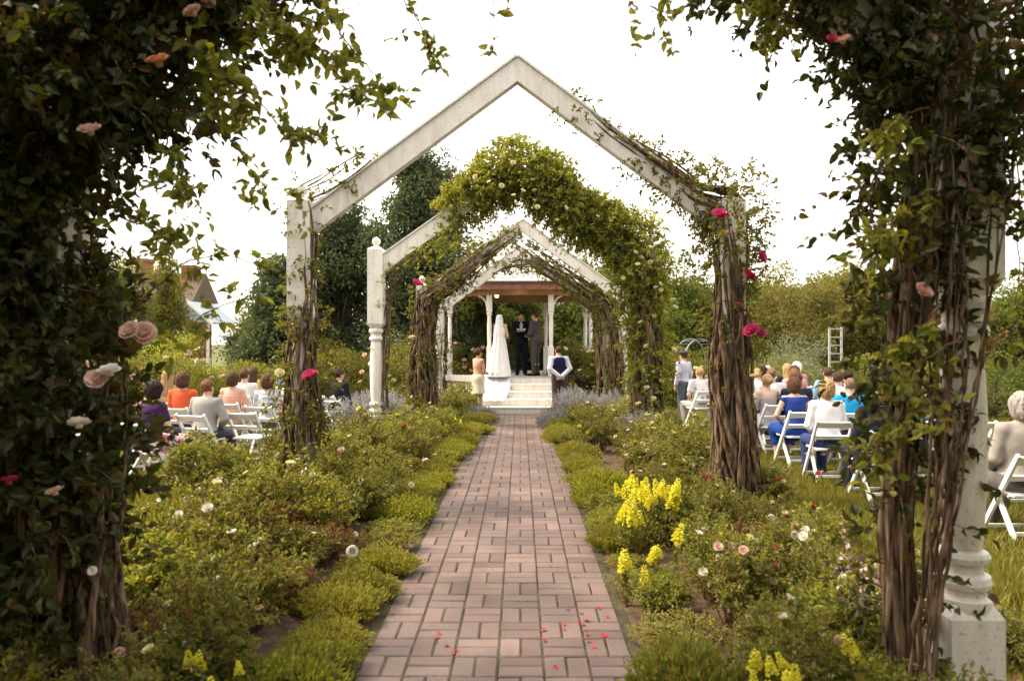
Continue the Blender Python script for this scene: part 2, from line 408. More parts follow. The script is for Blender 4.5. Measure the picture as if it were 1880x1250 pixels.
# brick path: basket weave of 0.245 m squares, soldier course both sides
PM = 0.2485; PX0, PNC = -0.865, 6; PY0, PY1 = 0.6, 17.75
def brick_mat():
    m, n, l, b = _new('worn_brick')
    g = n.new("ShaderNodeNewGeometry")
    r = n.new("ShaderNodeValToRGB"); e = r.color_ramp.elements
    e[0].position = 0; e[0].color = (0.108, 0.070, 0.063, 1); e[1].position = 1; e[1].color = (0.178, 0.126, 0.110, 1)
    for p, c in ((0.25, (0.142, 0.094, 0.084)), (0.5, (0.134, 0.098, 0.093)), (0.75, (0.158, 0.104, 0.092))):
        x = e.new(p); x.color = (*c, 1)
    l.new(g.outputs['Random Per Island'], r.inputs[0])
    tc = n.new("ShaderNodeTexCoord")
    t = n.new("ShaderNodeTexNoise"); t.inputs['Scale'].default_value = 1.1; t.inputs['Detail'].default_value = 8; l.new(tc.outputs['Object'], t.inputs['Vector'])
    t2 = n.new("ShaderNodeTexNoise"); t2.inputs['Scale'].default_value = 60; t2.inputs['Detail'].default_value = 5; l.new(tc.outputs['Object'], t2.inputs['Vector'])
    r2 = n.new("ShaderNodeValToRGB"); r2.color_ramp.elements[0].position = .34; r2.color_ramp.elements[0].color = (0.58, 0.56, 0.54, 1); r2.color_ramp.elements[1].position = .66; r2.color_ramp.elements[1].color = (1.25, 1.22, 1.18, 1)
    l.new(t.outputs['Fac'], r2.inputs[0])
    r3 = n.new("ShaderNodeValToRGB"); r3.color_ramp.elements[0].position = .3; r3.color_ramp.elements[0].color = (0.8, 0.8, 0.8, 1); r3.color_ramp.elements[1].position = .7; r3.color_ramp.elements[1].color = (1.1, 1.1, 1.1, 1)
    l.new(t2.outputs['Fac'], r3.inputs[0])
    m1 = n.new("ShaderNodeMixRGB"); m1.blend_type = 'MULTIPLY'; m1.inputs[0].default_value = 1
    m2 = n.new("ShaderNodeMixRGB"); m2.blend_type = 'MULTIPLY'; m2.inputs[0].default_value = 1
    l.new(r.outputs[0], m1.inputs[1]); l.new(r2.outputs[0], m1.inputs[2]); l.new(m1.outputs[0], m2.inputs[1]); l.new(r3.outputs[0], m2.inputs[2])
    l.new(m2.outputs[0], b.inputs['Base Color'])
    b.inputs['Roughness'].default_value = 0.55; b.inputs['Specular IOR Level'].default_value = 0.45
    bp = n.new("ShaderNodeBump"); bp.inputs['Strength'].default_value = 0.5; bp.inputs['Distance'].default_value = 0.004
    l.new(t2.outputs['Fac'], bp.inputs['Height']); l.new(bp.outputs[0], b.inputs['Normal'])
    return m
BR = brick_mat()
g = Geo()
def brick(x0, y0, x1, y1):
    j = 0.0055
    h = 0.030 + rng.uniform(-0.0025, 0.0025)
    x0 += j; y0 += j; x1 -= j; y1 -= j
    tl = rng.uniform(-0.0018, 0.0018, 4); jj = rng.uniform(-0.0012, 0.0012, 2)
    x0 += jj[0]; x1 += jj[0]; y0 += jj[1]; y1 += jj[1]
    b = 0.007
    v = [(x0,y0,0),(x1,y0,0),(x1,y1,0),(x0,y1,0)]
    v += [(x0,y0,h-b+tl[0]),(x1,y0,h-b+tl[1]),(x1,y1,h-b+tl[2]),(x0,y1,h-b+tl[3])]
    v += [(x0+b,y0+b,h+tl[0]),(x1-b,y0+b,h+tl[1]),(x1-b,y1-b,h+tl[2]),(x0+b,y1-b,h+tl[3])]
    q = [(8,9,10,11)]
    for a in (0, 4):
        for i in range(4):
            k = (i+1) % 4; q.append((a+i, a+k, a+4+k, a+4+i))
    g.add(v, q)
nr = int((PY1 - PY0) / PM)
for r_ in range(nr):
    y = PY0 + r_ * PM
    for c in range(PNC):
        x = PX0 + c * PM
        if (r_ + c) % 2: brick(x, y, x + PM/2, y + PM); brick(x + PM/2, y, x + PM, y + PM)
        else: brick(x, y, x + PM, y + PM/2); brick(x, y + PM/2, x + PM, y + PM)
tag(obj('brick_path', g, BR), None, None, kind='structure')
g = Geo(); g.box((PX0 - .06, PY0 - .1, 0.0), (PX0 + PNC*PM + .06, PY1 + .05, 0.0215))
joint_m = mat('path_joint_sand', (0.022, 0.016, 0.010), (0.075, 0.065, 0.030), scale=5, rough=0.95, bump=0.5)
tag(obj('path_joint_sand', g, joint_m), None, None, kind='structure')

# lawn grass: nobody could count the blades
def blades(n, x0, x1, y0, y1, h0, h1, power=1.0):
    x = rng.uniform(x0, x1, n); y = y0 + (y1 - y0) * rng.uniform(0, 1, n) ** power
    h = rng.uniform(h0, h1, n)
    b = np.stack([x, y, np.zeros(n)], 1)
    a = rng.uniform(0, 6.28, n); w = 0.004 + h * 0.03
    sx = np.stack([np.cos(a) * w, np.sin(a) * w, np.zeros(n)], 1)
    ln = np.stack([rng.normal(0, .35, n) * h, rng.normal(0, .35, n) * h, h], 1)
    V = np.stack([b - sx, b + sx, b + sx * .6 + ln * .55 * [1, 1, 1.15], b - sx * .6 + ln * .55 * [1, 1, 1.15], b + ln], 1)
    o = (np.arange(n) * 5)[:, None]
    return V.reshape(-1, 3), np.array([[0, 1, 2, 3]]) + o, np.array([[3, 2, 4]]) + o
g = Geo()
g.add(*blades(9000, 2.3, 5, 3.0, 5.2, 0.05, 0.15)); g.add(*blades(9000, -5, -2.4, 3.0, 5.2, 0.05, 0.15)); g.add(*blades(45000, 2.2, 6.5, 5.0, 12, 0.05, 0.16, 1.3)); g.add(*blades(40000, 3, 14, 8, 24, 0.06, 0.15, 1.2))
g.add(*blades(35000, -6.0, -2.2, 4.5, 12, 0.05, 0.17, 1.3)); g.add(*blades(35000, -14, -3, 8, 24, 0.06, 0.15, 1.2))
tag(obj('lawn_grass', g, M['grass']), 'yellow-green blades of lawn grass around the chairs and beds', 'grass', kind='stuff')

# =================================================================== ARCHES
# (distance, left post x, right post x, post top z, apex x, apex z, rafter height, post width)
ARCH = [
    (3.54, -2.30, 2.13, 3.33, -0.05, 4.84, 0.28, 0.25),
    (7.89, -2.37, 2.27, 3.33, -0.03, 4.84, 0.26, 0.25),
    (12.0, -2.37, 2.10, 3.33, -0.10, 4.72, 0.28, 0.25),
    (15.6, -2.10, 2.21, 3.02, 0.06, 4.38, 0.26, 0.22),
    (17.2, -1.90, 2.03, 2.85, -0.01, 4.02, 0.24, 0.20),
]
AL = ['nearest white wooden arch, buried under dark climbing roses',
      'big white arch whose bare peaked gable stands clear against the sky',
      'white arch with bushy yellow-green peak and a bare turned left post',
      'fourth arch along the path, bare white right rafter, brown vines on its left',
      'smallest farthest wooden arch, standing right before the gazebo steps']
def turned(w):
    """half profile of the turned middle of a post, z from 0 to 1"""
    r = w * 0.5
    return [(r*.98,0),(r*1.0,.012),(r*1.0,.03),(r*.78,.04),(r*.74,.055),(r*.95,.065),(r*.99,.08),(r*.93,.10),(r*.72,.108),(r*.68,.13),(r*.90,.145),(r*.94,.16),(r*.86,.172),
            (r*.66,.18),(r*.70,.22),(r*.80,.36),(r*.84,.50),(r*.82,.62),(r*.72,.78),(r*.66,.83),(r*.88,.845),(r*.92,.86),(r*.86,.875),(r*.70,.885),(r*.70,.91),(r*.93,.925),(r*.97,.945),(r*.9,.96),(r*.74,.968),(r*.76,.985),(r*.98,1)]
def make_post(parent, x, w, ztop, name='post'):
    g = Geo()
    zb, zt = 0.52, ztop - 1.28
    h = w / 2
    g.box((x-h, -h, 0), (x+h, h, zb - .03), 0)
    g.add([(x-h,-h,zb-.03),(x+h,-h,zb-.03),(x+h,h,zb-.03),(x-h,h,zb-.03),(x-h*.72,-h*.72,zb+.03),(x+h*.72,-h*.72,zb+.03),(x+h*.72,h*.72,zb+.03),(x-h*.72,h*.72,zb+.03)],
          [(0,1,5,4),(1,2,6,5),(2,3,7,6),(3,0,4,7),(4,5,6,7)])
    g.lathe([(r, zb + z*(zt-zb)) for r, z in turned(w)], (x, 0, 0), 20)
    g.add([(x-h*.72,-h*.72,zt-.04),(x+h*.72,-h*.72,zt-.04),(x+h*.72,h*.72,zt-.04),(x-h*.72,h*.72,zt-.04),(x-h,-h,zt+.03),(x+h,-h,zt+.03),(x+h,h,zt+.03),(x-h,h,zt+.03)],
          [(0,1,5,4),(1,2,6,5),(2,3,7,6),(3,0,4,7),(3,2,1,0)])
    g.box((x-h, -h, zt+.03), (x+h, h, ztop - .03), 0)
    g.add([(x-h,-h,ztop-.03),(x+h,-h,ztop-.03),(x+h,h,ztop-.03),(x-h,h,ztop-.03),(x-h*.5,-h*.5,ztop+.01),(x+h*.5,-h*.5,ztop+.01),(x+h*.5,h*.5,ztop+.01),(x-h*.5,h*.5,ztop+.01)],
          [(0,1,5,4),(1,2,6,5),(2,3,7,6),(3,0,4,7),(4,5,6,7)])
    p = obj(name, g, M['paint'], parent)
    f = Geo(); r = h * .55
    f.lathe([(r*.9, 0.008), (r*.9, .02), (r*.5, .03), (r*.55, .045), (r*.95, .07), (r*1.05, .10), (r*.95, .13), (r*.6, .155), (r*.25, .17), (0.004, .178)], (x, 0, ztop), 14)
    obj('finial', f, M['paint'], p, smooth=True)
    return p
def make_arch(i):
    d, xl, xr, zt, xa, za, rh, w = ARCH[i]
    t = thing('garden_arch', AL[i], 'arch', (0, d, 0), group='gabled white arches over the brick path')
    make_post(t, xl, w, zt); make_post(t, xr, w, zt)
    th = 0.13
    for s, xp in ((-1, xl), (1, xr)):
        xe = xp - s * (w/2 + .002)                    # inner face of the post
        sl = (za - (zt - .12)) / abs(xa - xe)
        ze = zt - .12
        v = []
        for yy in (-th/2, th/2):
            v += [(xe, yy, ze), (xa, yy, za), (xa, yy, za - rh), (xe, yy, ze - rh * 1.02)]
        g = Geo()
        q = [(0,1,2,3),(7,6,5,4),(0,4,5,1),(3,2,6,7),(0,3,7,4),(1,5,6,2)]
        g.add(v, q)
        obj('rafter', g, M['paint'], t)
        # cap board lying along the top, a little wider than the rafter
        g = Geo(); dv = np.array([xa - xe, 0, za - ze]); dv /= np.linalg.norm(dv); up = np.array([-dv[2], 0, dv[0]]) * (1 if dv[0] > 0 else -1)
        up = up if up[2] > 0 else -up
        a = np.array([xe, 0, ze]) + up * .014; b = np.array([xa, 0, za]) + up * .014
        g.bar(a, b, th + .05, .022, up)
        obj('cap_board', g, M['paint'], t)
    return t
for i in range(5): make_arch(i)

# =================================================================== CLIMBING ROSES
def poly_at(nodes, s):
    nodes = np.asarray(nodes, float); seg = np.linalg.norm(np.diff(nodes[:, :2], axis=0), axis=1)
    cum = np.concatenate([[0], np.cumsum(seg)]); L = cum[-1]
    return np.stack([np.interp(s * L, cum, nodes[:, k]) for k in range(nodes.shape[1])], -1), L
def climber(name, label, d, nodes, nst, rng, leafm, leafsize, shoot=0.22, per=9, dens=1.0, hi=False, stemm='bark', stem_r=(0.014, 0.006), hang=0.0, blooms=(), group=None, ydepth=1.0, twist=4.0, droop=.3, smin=.5):
    """nodes: (x, z, leaf radius, shoots per metre, stem bundle radius)"""
    base = nodes[0]
    t = thing(name, label, 'climbing plant', (base[0], d, 0), group=group)
    off = (base[0], d, 0)
    # stems
    K = 46
    P = []
    for i in range(nst):
        s1 = rng.uniform(smin, 1.0) if i > 2 else 1.0
        s = np.linspace(0, s1, K)
        c, L = poly_at(nodes, s)
        ph = rng.uniform(0, 6.28) + s * rng.uniform(-twist, twist) + 0.5 * np.sin(s * rng.uniform(5, 14) + rng.uniform(0, 6))
        rr = c[:, 4] * rng.uniform(0.75, 1.15) * (1 + 0.18 * np.sin(s * rng.uniform(15, 30) + rng.uniform(0, 6)))
        dx = np.gradient(c[:, 0]); dz = np.gradient(c[:, 1]); m = np.hypot(dx, dz) + 1e-9
        nx, nz = -dz / m, dx / m
        P.append(np.stack([c[:, 0] + nx * np.cos(ph) * rr, d + np.sin(ph) * rr, c[:, 1] + nz * np.cos(ph) * rr], -1))
        P[-1][0, 2] = 0
    g = Geo(); g.tubes(np.array(P), stem_r[0] * rng.uniform(.5, 1.7, nst), stem_r[1] * rng.uniform(.6, 1.4, nst), 6, .28, rng)
    gst = g
    # shoots with leaves
    c, L = poly_at(nodes, np.linspace(0, 1, 200))
    w = c[:, 3]; tot = int(np.trapezoid(w, np.linspace(0, L, 200)) * dens) if hasattr(np, 'trapezoid') else int(np.trapz(w, np.linspace(0, L, 200)) * dens)
    cdf = np.cumsum(w); cdf /= cdf[-1]
    s = np.interp(rng.uniform(0, 1, tot), cdf, np.linspace(0, 1, 200))
    c, L = poly_at(nodes, s)
    e = 0.05; c2, _ = poly_at(nodes, np.clip(s + e, 0, 1)); c1, _ = poly_at(nodes, np.clip(s - e, 0, 1))
    dx = c2[:, 0] - c1[:, 0]; dz = c2[:, 1] - c1[:, 1]; m = np.hypot(dx, dz) + 1e-9
    nx, nz = -dz / m, dx / m
    ph = rng.uniform(0, 6.28, tot)
    lump = 1 + 0.35 * np.sin(s * L * 3.1 + ph * 1.0) + 0.2 * np.sin(s * L * 7.7 + 2 * ph)
    rr = c[:, 2] * np.sqrt(rng.uniform(0.05, 1, tot)) * lump
    out = np.stack([nx * np.cos(ph), np.sin(ph) * ydepth, nz * np.cos(ph)], -1)
    st = np.stack([c[:, 0], np.full(tot, d), c[:, 1]], -1) + out * rr[:, None]
    st[:, 2] -= hang * rng.uniform(0, 1, tot) * (c[:, 2])
    dr = out + rng.normal(0, .45, (tot, 3)) + np.array([0, 0, .15])
    lp, ld, tw = sprigs(st, dr, shoot * rng.uniform(.5, 1.4, tot), per, rng, droop=droop)
    k = lp[:, 2] > 0.03
    g = Geo(); g.leaves(lp[k], ld[k], leafsize * rng.uniform(.55, 1.3, k.sum()), rng, 0.55, hi)
    obj('foliage', g, M[leafm], t, off)
    gst.tubes(tw[::2], 0.0035, 0.0015, 3); obj('stem', gst, M[stemm], t, off, smooth=True)
    for (kind, r, x, y, z) in blooms:
        bloom(kind, r, t, (x - off[0], y - off[1], z), rng)
    return t, off
def spray(t, off, pts, rng, leafm, leafsize, nshoot, per=7, shoot=.16, hi=True, stem=.005):
    """one long arching cane with leafy side shoots"""
    pts = np.array(pts, float)
    s = np.linspace(0, 1, 24); k = np.linspace(0, 1, len(pts))
    P = np.stack([np.interp(s, k, pts[:, i]) for i in range(3)], -1)
    for _ in range(3): P[1:-1] = (P[:-2] + P[1:-1] * 2 + P[2:]) / 4
    P += rng.normal(0, .006, P.shape)
    gs = Geo(); gs.tubes(P, stem, stem * .4, 5)
    u = rng.uniform(0.1, 1, nshoot) ** .8
    st = np.stack([np.interp(u, s, P[:, i]) for i in range(3)], -1)
    lp, ld, tw = sprigs(st, rng.normal(0, 1, (nshoot, 3)) + [0, 0, -.2], shoot * rng.uniform(.4, 1.3, nshoot), per, rng)
    g = Geo(); g.leaves(lp, ld, leafsize * rng.uniform(.6, 1.3, len(lp)), rng, .55, hi); obj('foliage', g, M[leafm], t, off)
    gs.tubes(tw, .0022, .001, 3); obj('stem', gs, M['twig'], t, off, smooth=True)

def px(kind, r, x, y, d): X, Y, Z = at(x, y, d); return (kind, r, X, Y, Z)
G = 'climbing roses grown over the arches'
# ---- nearest arch, left: a deep dark mass
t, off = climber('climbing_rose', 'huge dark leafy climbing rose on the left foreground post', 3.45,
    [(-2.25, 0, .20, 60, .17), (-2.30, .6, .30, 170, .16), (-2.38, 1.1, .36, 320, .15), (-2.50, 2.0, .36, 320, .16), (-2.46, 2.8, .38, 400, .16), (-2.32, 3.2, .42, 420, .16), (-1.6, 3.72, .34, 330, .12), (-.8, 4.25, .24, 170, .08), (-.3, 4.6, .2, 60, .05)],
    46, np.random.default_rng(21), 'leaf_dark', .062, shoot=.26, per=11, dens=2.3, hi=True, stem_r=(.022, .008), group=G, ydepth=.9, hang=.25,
    blooms=[px('fl_orange', .05, 287, 112, 3.0), px('fl_blush', .045, 160, 238, 3.0), px('fl_white', .045, 197, 683, 3.0), px('fl_blush', .042, 172, 697, 3.0), px('fl_white', .042, 140, 780, 2.9),
            px('fl_blush', .04, 352, 20, 3.1), px('fl_pink', .035, 10, 885, 3.0), px('fl_blush', .035, 95, 905, 3.0), px('fl_white', .018, 165, 1050, 3.0), px('fl_blush', .045, 235, 608, 3.2), px('fl_blush', .05, 262, 612, 3.25), px('fl_blush', .03, 380, 5, 3.2)])
rg = np.random.default_rng(22)
for pts, ns in (([(330, -60, 3.4), (480, 20, 3.3), (600, 100, 3.25), (640, 165, 3.2), (700, 190, 3.2)], 22), ([(560, -90, 3.5), (620, 60, 3.5), (690, 140, 3.45), (715, 215, 3.4)], 13),
                ([(350, 100, 3.3), (450, 170, 3.2), (520, 235, 3.2), (600, 255, 3.2)], 22), ([(340, 200, 3.3), (430, 260, 3.3), (470, 330, 3.4), (560, 370, 3.5)], 11),
                ([(250, 560, 3.3), (330, 480, 3.4), (400, 465, 3.5), (490, 490, 3.5)], 10), ([(230, 620, 3.3), (330, 600, 3.4), (400, 560, 3.5), (470, 545, 3.6)], 11),
                ([(700, -150, 3.5), (720, -40, 3.4), (780, 60, 3.4), (800, 135, 3.4)], 9), ([(820, -150, 3.6), (900, -40, 3.5), (915, 85, 3.5)], 9), ([(420, -80, 3.4), (500, 40, 3.2), (600, 20, 3.2), (660, 10, 3.2)], 20),
                ([(300, 250, 3.3), (330, 330, 3.2), (345, 400, 3.2)], 18), ([(220, 400, 3.3), (290, 420, 3.2), (300, 470, 3.2)], 16), ([(300, 60, 3.3), (400, 110, 3.2), (430, 210, 3.2)], 26), ([(380, 40, 3.3), (520, 60, 3.2), (580, 100, 3.2)], 24)):
    spray(t, off, [at(x, y, d) for x, y, d in pts], rg, 'leaf_lime', .055, ns, shoot=.15)  # yellow-green leaves here: sky glow through the sprays put into their colour
# ---- nearest arch, right
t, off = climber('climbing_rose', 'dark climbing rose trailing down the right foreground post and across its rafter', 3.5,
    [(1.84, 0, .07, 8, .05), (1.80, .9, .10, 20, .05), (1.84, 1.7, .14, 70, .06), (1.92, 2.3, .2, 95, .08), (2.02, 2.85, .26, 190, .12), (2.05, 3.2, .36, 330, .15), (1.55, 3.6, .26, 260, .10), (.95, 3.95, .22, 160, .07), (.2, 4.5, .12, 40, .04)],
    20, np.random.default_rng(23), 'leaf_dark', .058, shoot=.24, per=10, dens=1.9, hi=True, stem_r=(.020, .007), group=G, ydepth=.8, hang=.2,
    blooms=[px('fl_blush', .035, 1545, 78, 3.2), px('fl_pink', .025, 1525, 75, 3.2), px('fl_blush', .04, 1690, 535, 3.2), px('fl_blush', .035, 1855, 90, 3.3)])
rg = np.random.default_rng(24)
for pts, ns in (([(1500, 90, 3.5), (1430, 20, 3.4), (1370, -10, 3.3)], 22), ([(1640, 250, 3.4), (1600, 330, 3.3), (1590, 410, 3.3), (1620, 470, 3.3)], 17), ([(1700, 350, 3.3), (1640, 400, 3.2), (1600, 470, 3.2)], 18),
                ([(1250, -160, 3.5), (1180, -40, 3.4), (1160, 60, 3.4)], 8), ([(1300, -120, 3.5), (1240, -20, 3.4), (1215, 70, 3.4)], 9), ([(1760, 620, 3.2), (1690, 660, 3.1), (1655, 740, 3.0), (1610, 860, 3.0)], 20),
                ([(1850, 60, 3.4), (1870, 150, 3.3), (1875, 300, 3.3)], 20), ([(1820, 100, 3.4), (1868, 330, 3.4), (1860, 600, 3.4)], 24), ([(1720, 560, 3.2), (1660, 640, 3.2), (1640, 690, 3.2)], 18), ([(1700, 200, 3.3), (1620, 230, 3.2), (1590, 290, 3.2)], 14),
                ([(1730, 740, 3.2), (1650, 800, 3.0), (1600, 830, 3.0)], 16)):
    spray(t, off, [at(x, y, d) for x, y, d in pts], rg, 'leaf_lime' if len(pts) == 3 else 'leaf_olive', .05, ns, shoot=.15)  # outer sprays in lighter leaves than the mass, backlight put into the colour
# loose bare canes against the post
P = []
for i in range(13):
    x0 = rg.uniform(1640, 1700); x1 = x0 + rg.uniform(10, 90); x2 = rg.uniform(1700, 1875)
    a, b, c, e = at(x0, 1330, rg.uniform(3.0, 3.4)), at(x1, rg.uniform(850, 1050), rg.uniform(3.1, 3.35)), at(x2, rg.uniform(450, 700), rg.uniform(3.2, 3.4)), at(x2 + rg.uniform(-150, 60), 150, rg.uniform(3.3, 3.6))
    s = np.linspace(0, 1, 30)[:, None]; a, b, c, e = map(np.array, (a, b, c, e)); a[2] = 0
    P.append((1-s)**3*a + 3*(1-s)**2*s*b + 3*(1-s)*s*s*c + s**3*e + rg.normal(0, .008, (30, 3)) + .03*np.sin(s*12+i))
g = Geo(); g.tubes(np.array(P), rg.uniform(.004, .011, 13), .004, 6); obj('cane', g, M['bark'], t, off, smooth=True)
# left canes, pale and thick near the ground
P = []
for i in range(26):
    x0 = rg.uniform(10, 260); a = np.array(at(x0, 1330, rg.uniform(3.0, 3.5))); a[2] = 0
    c = np.array(at(rg.uniform(60, 260), rg.uniform(850, 1000), rg.uniform(3.2, 3.45))); e = np.array(at(rg.uniform(60, 240), rg.uniform(600, 800), rg.uniform(3.5, 3.7)))
    s = np.linspace(0, 1, 26)[:, None]
    P.append((1-s)**2*a + 2*(1-s)*s*c + s*s*e + rg.normal(0, .006, (26, 3)))
g = Geo(); g.tubes(np.array(P), rg.uniform(.008, .022, 26), .005, 6)
lt = [o for o in COL.objects if o.get('label', '').startswith('huge dark leafy')][0]
obj('cane', g, M['bark'], lt, tuple(lt.location), smooth=True)

# ---- second arch
D = 7.89
climber('climbing_rose', 'brown-stemmed climbing rose with one hot pink bloom, left post of the big arch', D,
    [(-2.37, 0, .20, 60, .19), (-2.37, .8, .24, 110, .17), (-2.37, 1.6, .24, 100, .15), (-2.36, 2.0, .22, 80, .13), (-2.36, 2.3, .2, 50, .13), (-2.30, 2.9, .18, 20, .12), (-2.37, 3.35, .24, 40, .12), (-2.1, 3.45, .12, 10, .12), (-1.6, 3.75, .14, 22, .12)],
    34, np.random.default_rng(31), 'leaf_olive', .055, smin=.2, shoot=.17, per=9, dens=1.6, stem_r=(.018, .006), group=G, stemm='bark2',
    blooms=[px('fl_pink', .085, 568, 690, 7.6), px('fl_cream', .05, 512, 685, 7.6)])
climber('climbing_rose', 'shaggy-barked climbing rose with pink blooms on the right post of the big gabled arch', D,
    [(2.30, 0, .14, 8, .24), (2.29, .5, .14, 10, .21), (2.27, 1.3, .16, 20, .19), (2.24, 2.2, .24, 54, .15), (2.28, 2.75, .34, 190, .14), (2.22, 3.3, .38, 240, .14), (1.9, 3.38, .26, 130, .11), (1.4, 3.75, .15, 62, .09), (.95, 4.05, .10, 26, .07), (.6, 4.35, .13, 46, .05), (.45, 4.42, .08, 20, .04)],
    90, np.random.default_rng(32), 'leaf_olive', .05, smin=.12, shoot=.16, per=9, dens=2.0, stem_r=(.022, .006), group=G, stemm='bark', hang=.2, twist=2.2,
    blooms=[px('fl_pink', .085, 1320, 395, 7.5), px('fl_blush', .06, 1332, 432, 7.5), px('fl_pink', .07, 1396, 472, 7.6), px('fl_red', .085, 1373, 507, 7.5), px('fl_pink', .085, 1378, 607, 7.6), px('fl_pink', .05, 1395, 612, 7.6), px('fl_cream', .05, 1385, 690, 7.6), px('fl_pink', .04, 1352, 560, 7.6)])
# ---- third arch: the bushy one
D = 12.0
rg = np.random.default_rng(41)
bl = []
for i in range(26):
    u = rg.uniform(0, 1); x = 860 + u * 360; y = 300 + 215 * max(0, u - .15) * 1.1 + rg.uniform(-35, 60)
    bl.append(px('fl_cream', rg.uniform(.03, .045), x, y, 11.45 + rg.uniform(-.1, .1)))
for i in range(14): bl.append(px('fl_cream', .045, rg.uniform(1165, 1240), rg.uniform(520, 800), 11.65))
climber('climbing_rose', 'bushy yellow-green climbing rose with cream blooms over the third arch', D,
    [(2.10, 0, .12, 20, .28), (2.08, .6, .24, 90, .24), (2.08, 1.4, .30, 170, .22), (2.08, 2.3, .31, 210, .20), (2.04, 3.0, .40, 420, .2), (1.80, 3.32, .40, 520, .15), (1.0, 3.96, .38, 580, .12), (.35, 4.40, .38, 640, .1), (-.1, 4.58, .40, 660, .1), (-.62, 4.40, .38, 560, .1), (-1.0, 4.08, .26, 300, .08), (-1.35, 3.85, .12, 60, .05)],
    52, rg, 'leaf_lime', .062, shoot=.2, per=10, dens=1.9, stem_r=(.030, .008), group=G, blooms=bl, ydepth=.9)
climber('climbing_rose', 'thin leafy climber crossing the left rafter of the third arch', D,
    [(-2.22, 0, .06, 6, .05), (-2.24, 1.0, .07, 12, .05), (-2.2, 2.0, .06, 6, .05), (-2.15, 2.9, .08, 10, .1), (-1.5, 3.35, .10, 50, .1), (-1.2, 3.5, .22, 120, .1), (-1.0, 3.75, .2, 120, .08)],
    7, np.random.default_rng(42), 'leaf_lime', .06, shoot=.18, per=8, dens=1.2, stem_r=(.012, .005), group=G)
# ---- fourth
D = 15.6
climber('climbing_rose', 'brown tangled climbing rose with a pink bloom, left side of the fourth arch', D,
    [(-2.08, 0, .20, 60, .26), (-2.08, 1.0, .22, 90, .24), (-2.08, 1.9, .22, 80, .22), (-2.0, 2.7, .26, 130, .22), (-1.5, 3.05, .22, 130, .2), (-.8, 3.65, .2, 120, .15), (0, 4.15, .14, 90, .12)],
    60, np.random.default_rng(43), 'leaf_olive', .06, shoot=.18, per=8, dens=1.5, stem_r=(.026, .01), group=G, blooms=[px('fl_pink', .11, 766, 520, 15.2), px('fl_cream', .07, 756, 620, 15.2), px('fl_blush', .08, 790, 768, 15.2)])
climber('climbing_rose', 'leafy brown climbing rose beneath the bare white right rafter of the fourth arch', D,
    [(2.1, 0, .18, 50, .16), (2.1, 1.0, .2, 70, .15), (2.05, 2.0, .2, 60, .15), (1.85, 2.6, .16, 60, .14), (1.2, 3.05, .14, 80, .12), (.5, 3.55, .14, 80, .12), (.1, 3.85, .12, 70, .1)],
    34, np.random.default_rng(44), 'leaf_olive', .06, shoot=.17, per=8, dens=1.2, stem_r=(.022, .008), group=G)
# ---- fifth
D = 17.2
climber('climbing_rose', 'brown vine on the right post and rafter of the farthest arch', D,
    [(2.0, 0, .16, 50, .17), (2.0, 1.5, .16, 50, .16), (1.98, 2.5, .18, 70, .16), (1.1, 3.15, .14, 70, .12), (.3, 3.65, .14, 90, .1), (-.3, 3.6, .12, 70, .08), (-.8, 3.3, .08, 30, .05)],
    44, np.random.default_rng(45), 'leaf_olive', .06, shoot=.16, per=8, dens=1.3, stem_r=(.022, .008), group=G, stemm='bark2')
climber('climbing_rose', 'sparse leafy vine on the white left post of the farthest arch', D,
    [(-1.88, 0, .10, 20, .12), (-1.88, 1.5, .13, 30, .12), (-1.86, 2.6, .10, 25, .11), (-1.2, 3.05, .08, 25, .06)],
    10, np.random.default_rng(46), 'leaf_olive', .055, shoot=.13, per=7, stem_r=(.01, .005), group=G)

# =================================================================== GAZEBO
GD = 19.2; GS = 0.87; GX = 0.0                       # front edge distance, half side length, centre x
GAP = GS * (1 + math.sqrt(2)); GC = (GX, GD + GAP)    # apothem, centre
FL = 0.86
def octa(ap, z0, z1, g=None, c=(0, 0)):
    g = g or Geo(); r = ap / math.cos(math.pi/8)
    a = np.array([math.pi/8 + k*math.pi/4 for k in range(8)])
    lo = np.stack([c[0] + r*np.cos(a), c[1] + r*np.sin(a), np.full(8, z0)], 1); hi = lo.copy(); hi[:, 2] = z1
    v = np.concatenate([lo, hi, [[c[0], c[1], z0], [c[0], c[1], z1]]])
    q = [(k, (k+1) % 8, 8 + (k+1) % 8, 8 + k) for k in range(8)]
    t = [(16, (k+1) % 8, k) for k in range(8)] + [(17, 8+k, 8+(k+1) % 8) for k in range(8)]
    g.add(v, q, t); return g
gz = thing('gazebo', 'white octagonal gazebo with red-brown eaves at the end of the brick path', 'gazebo', (GC[0], GC[1], 0))
M['floorwood'] = mat('pale_grey_decking', (0.50, 0.46, 0.42), (0.62, 0.57, 0.52), scale=3, stretch=(1, 14, 1), rough=0.6, bump=.2)
M['eaves'] = mat('red_brown_paint', (0.22, 0.09, 0.06), (0.32, 0.15, 0.10), scale=6, rough=.5)
M['ceiling'] = mat('warm_board_ceiling', (0.40, 0.22, 0.11), (0.55, 0.33, 0.18), scale=3, stretch=(1, 10, 1), rough=.6)
M['shingle'] = mat('pale_roof_shingle', (0.42, 0.40, 0.37), (0.56, 0.54, 0.49), scale=30, rough=.85, bump=.6)
obj('floor', octa(GAP, .70, FL), M['floorwood'], gz)
obj('skirt', octa(GAP - .06, 0, .70), M['paint'], gz)
PZ = 3.02
ang = [math.pi/8 + k*math.pi/4 for k in range(8)]
rp = (GAP - .13) / math.cos(math.pi/8)
pts8 = [(rp*math.cos(a), rp*math.sin(a)) for a in ang]
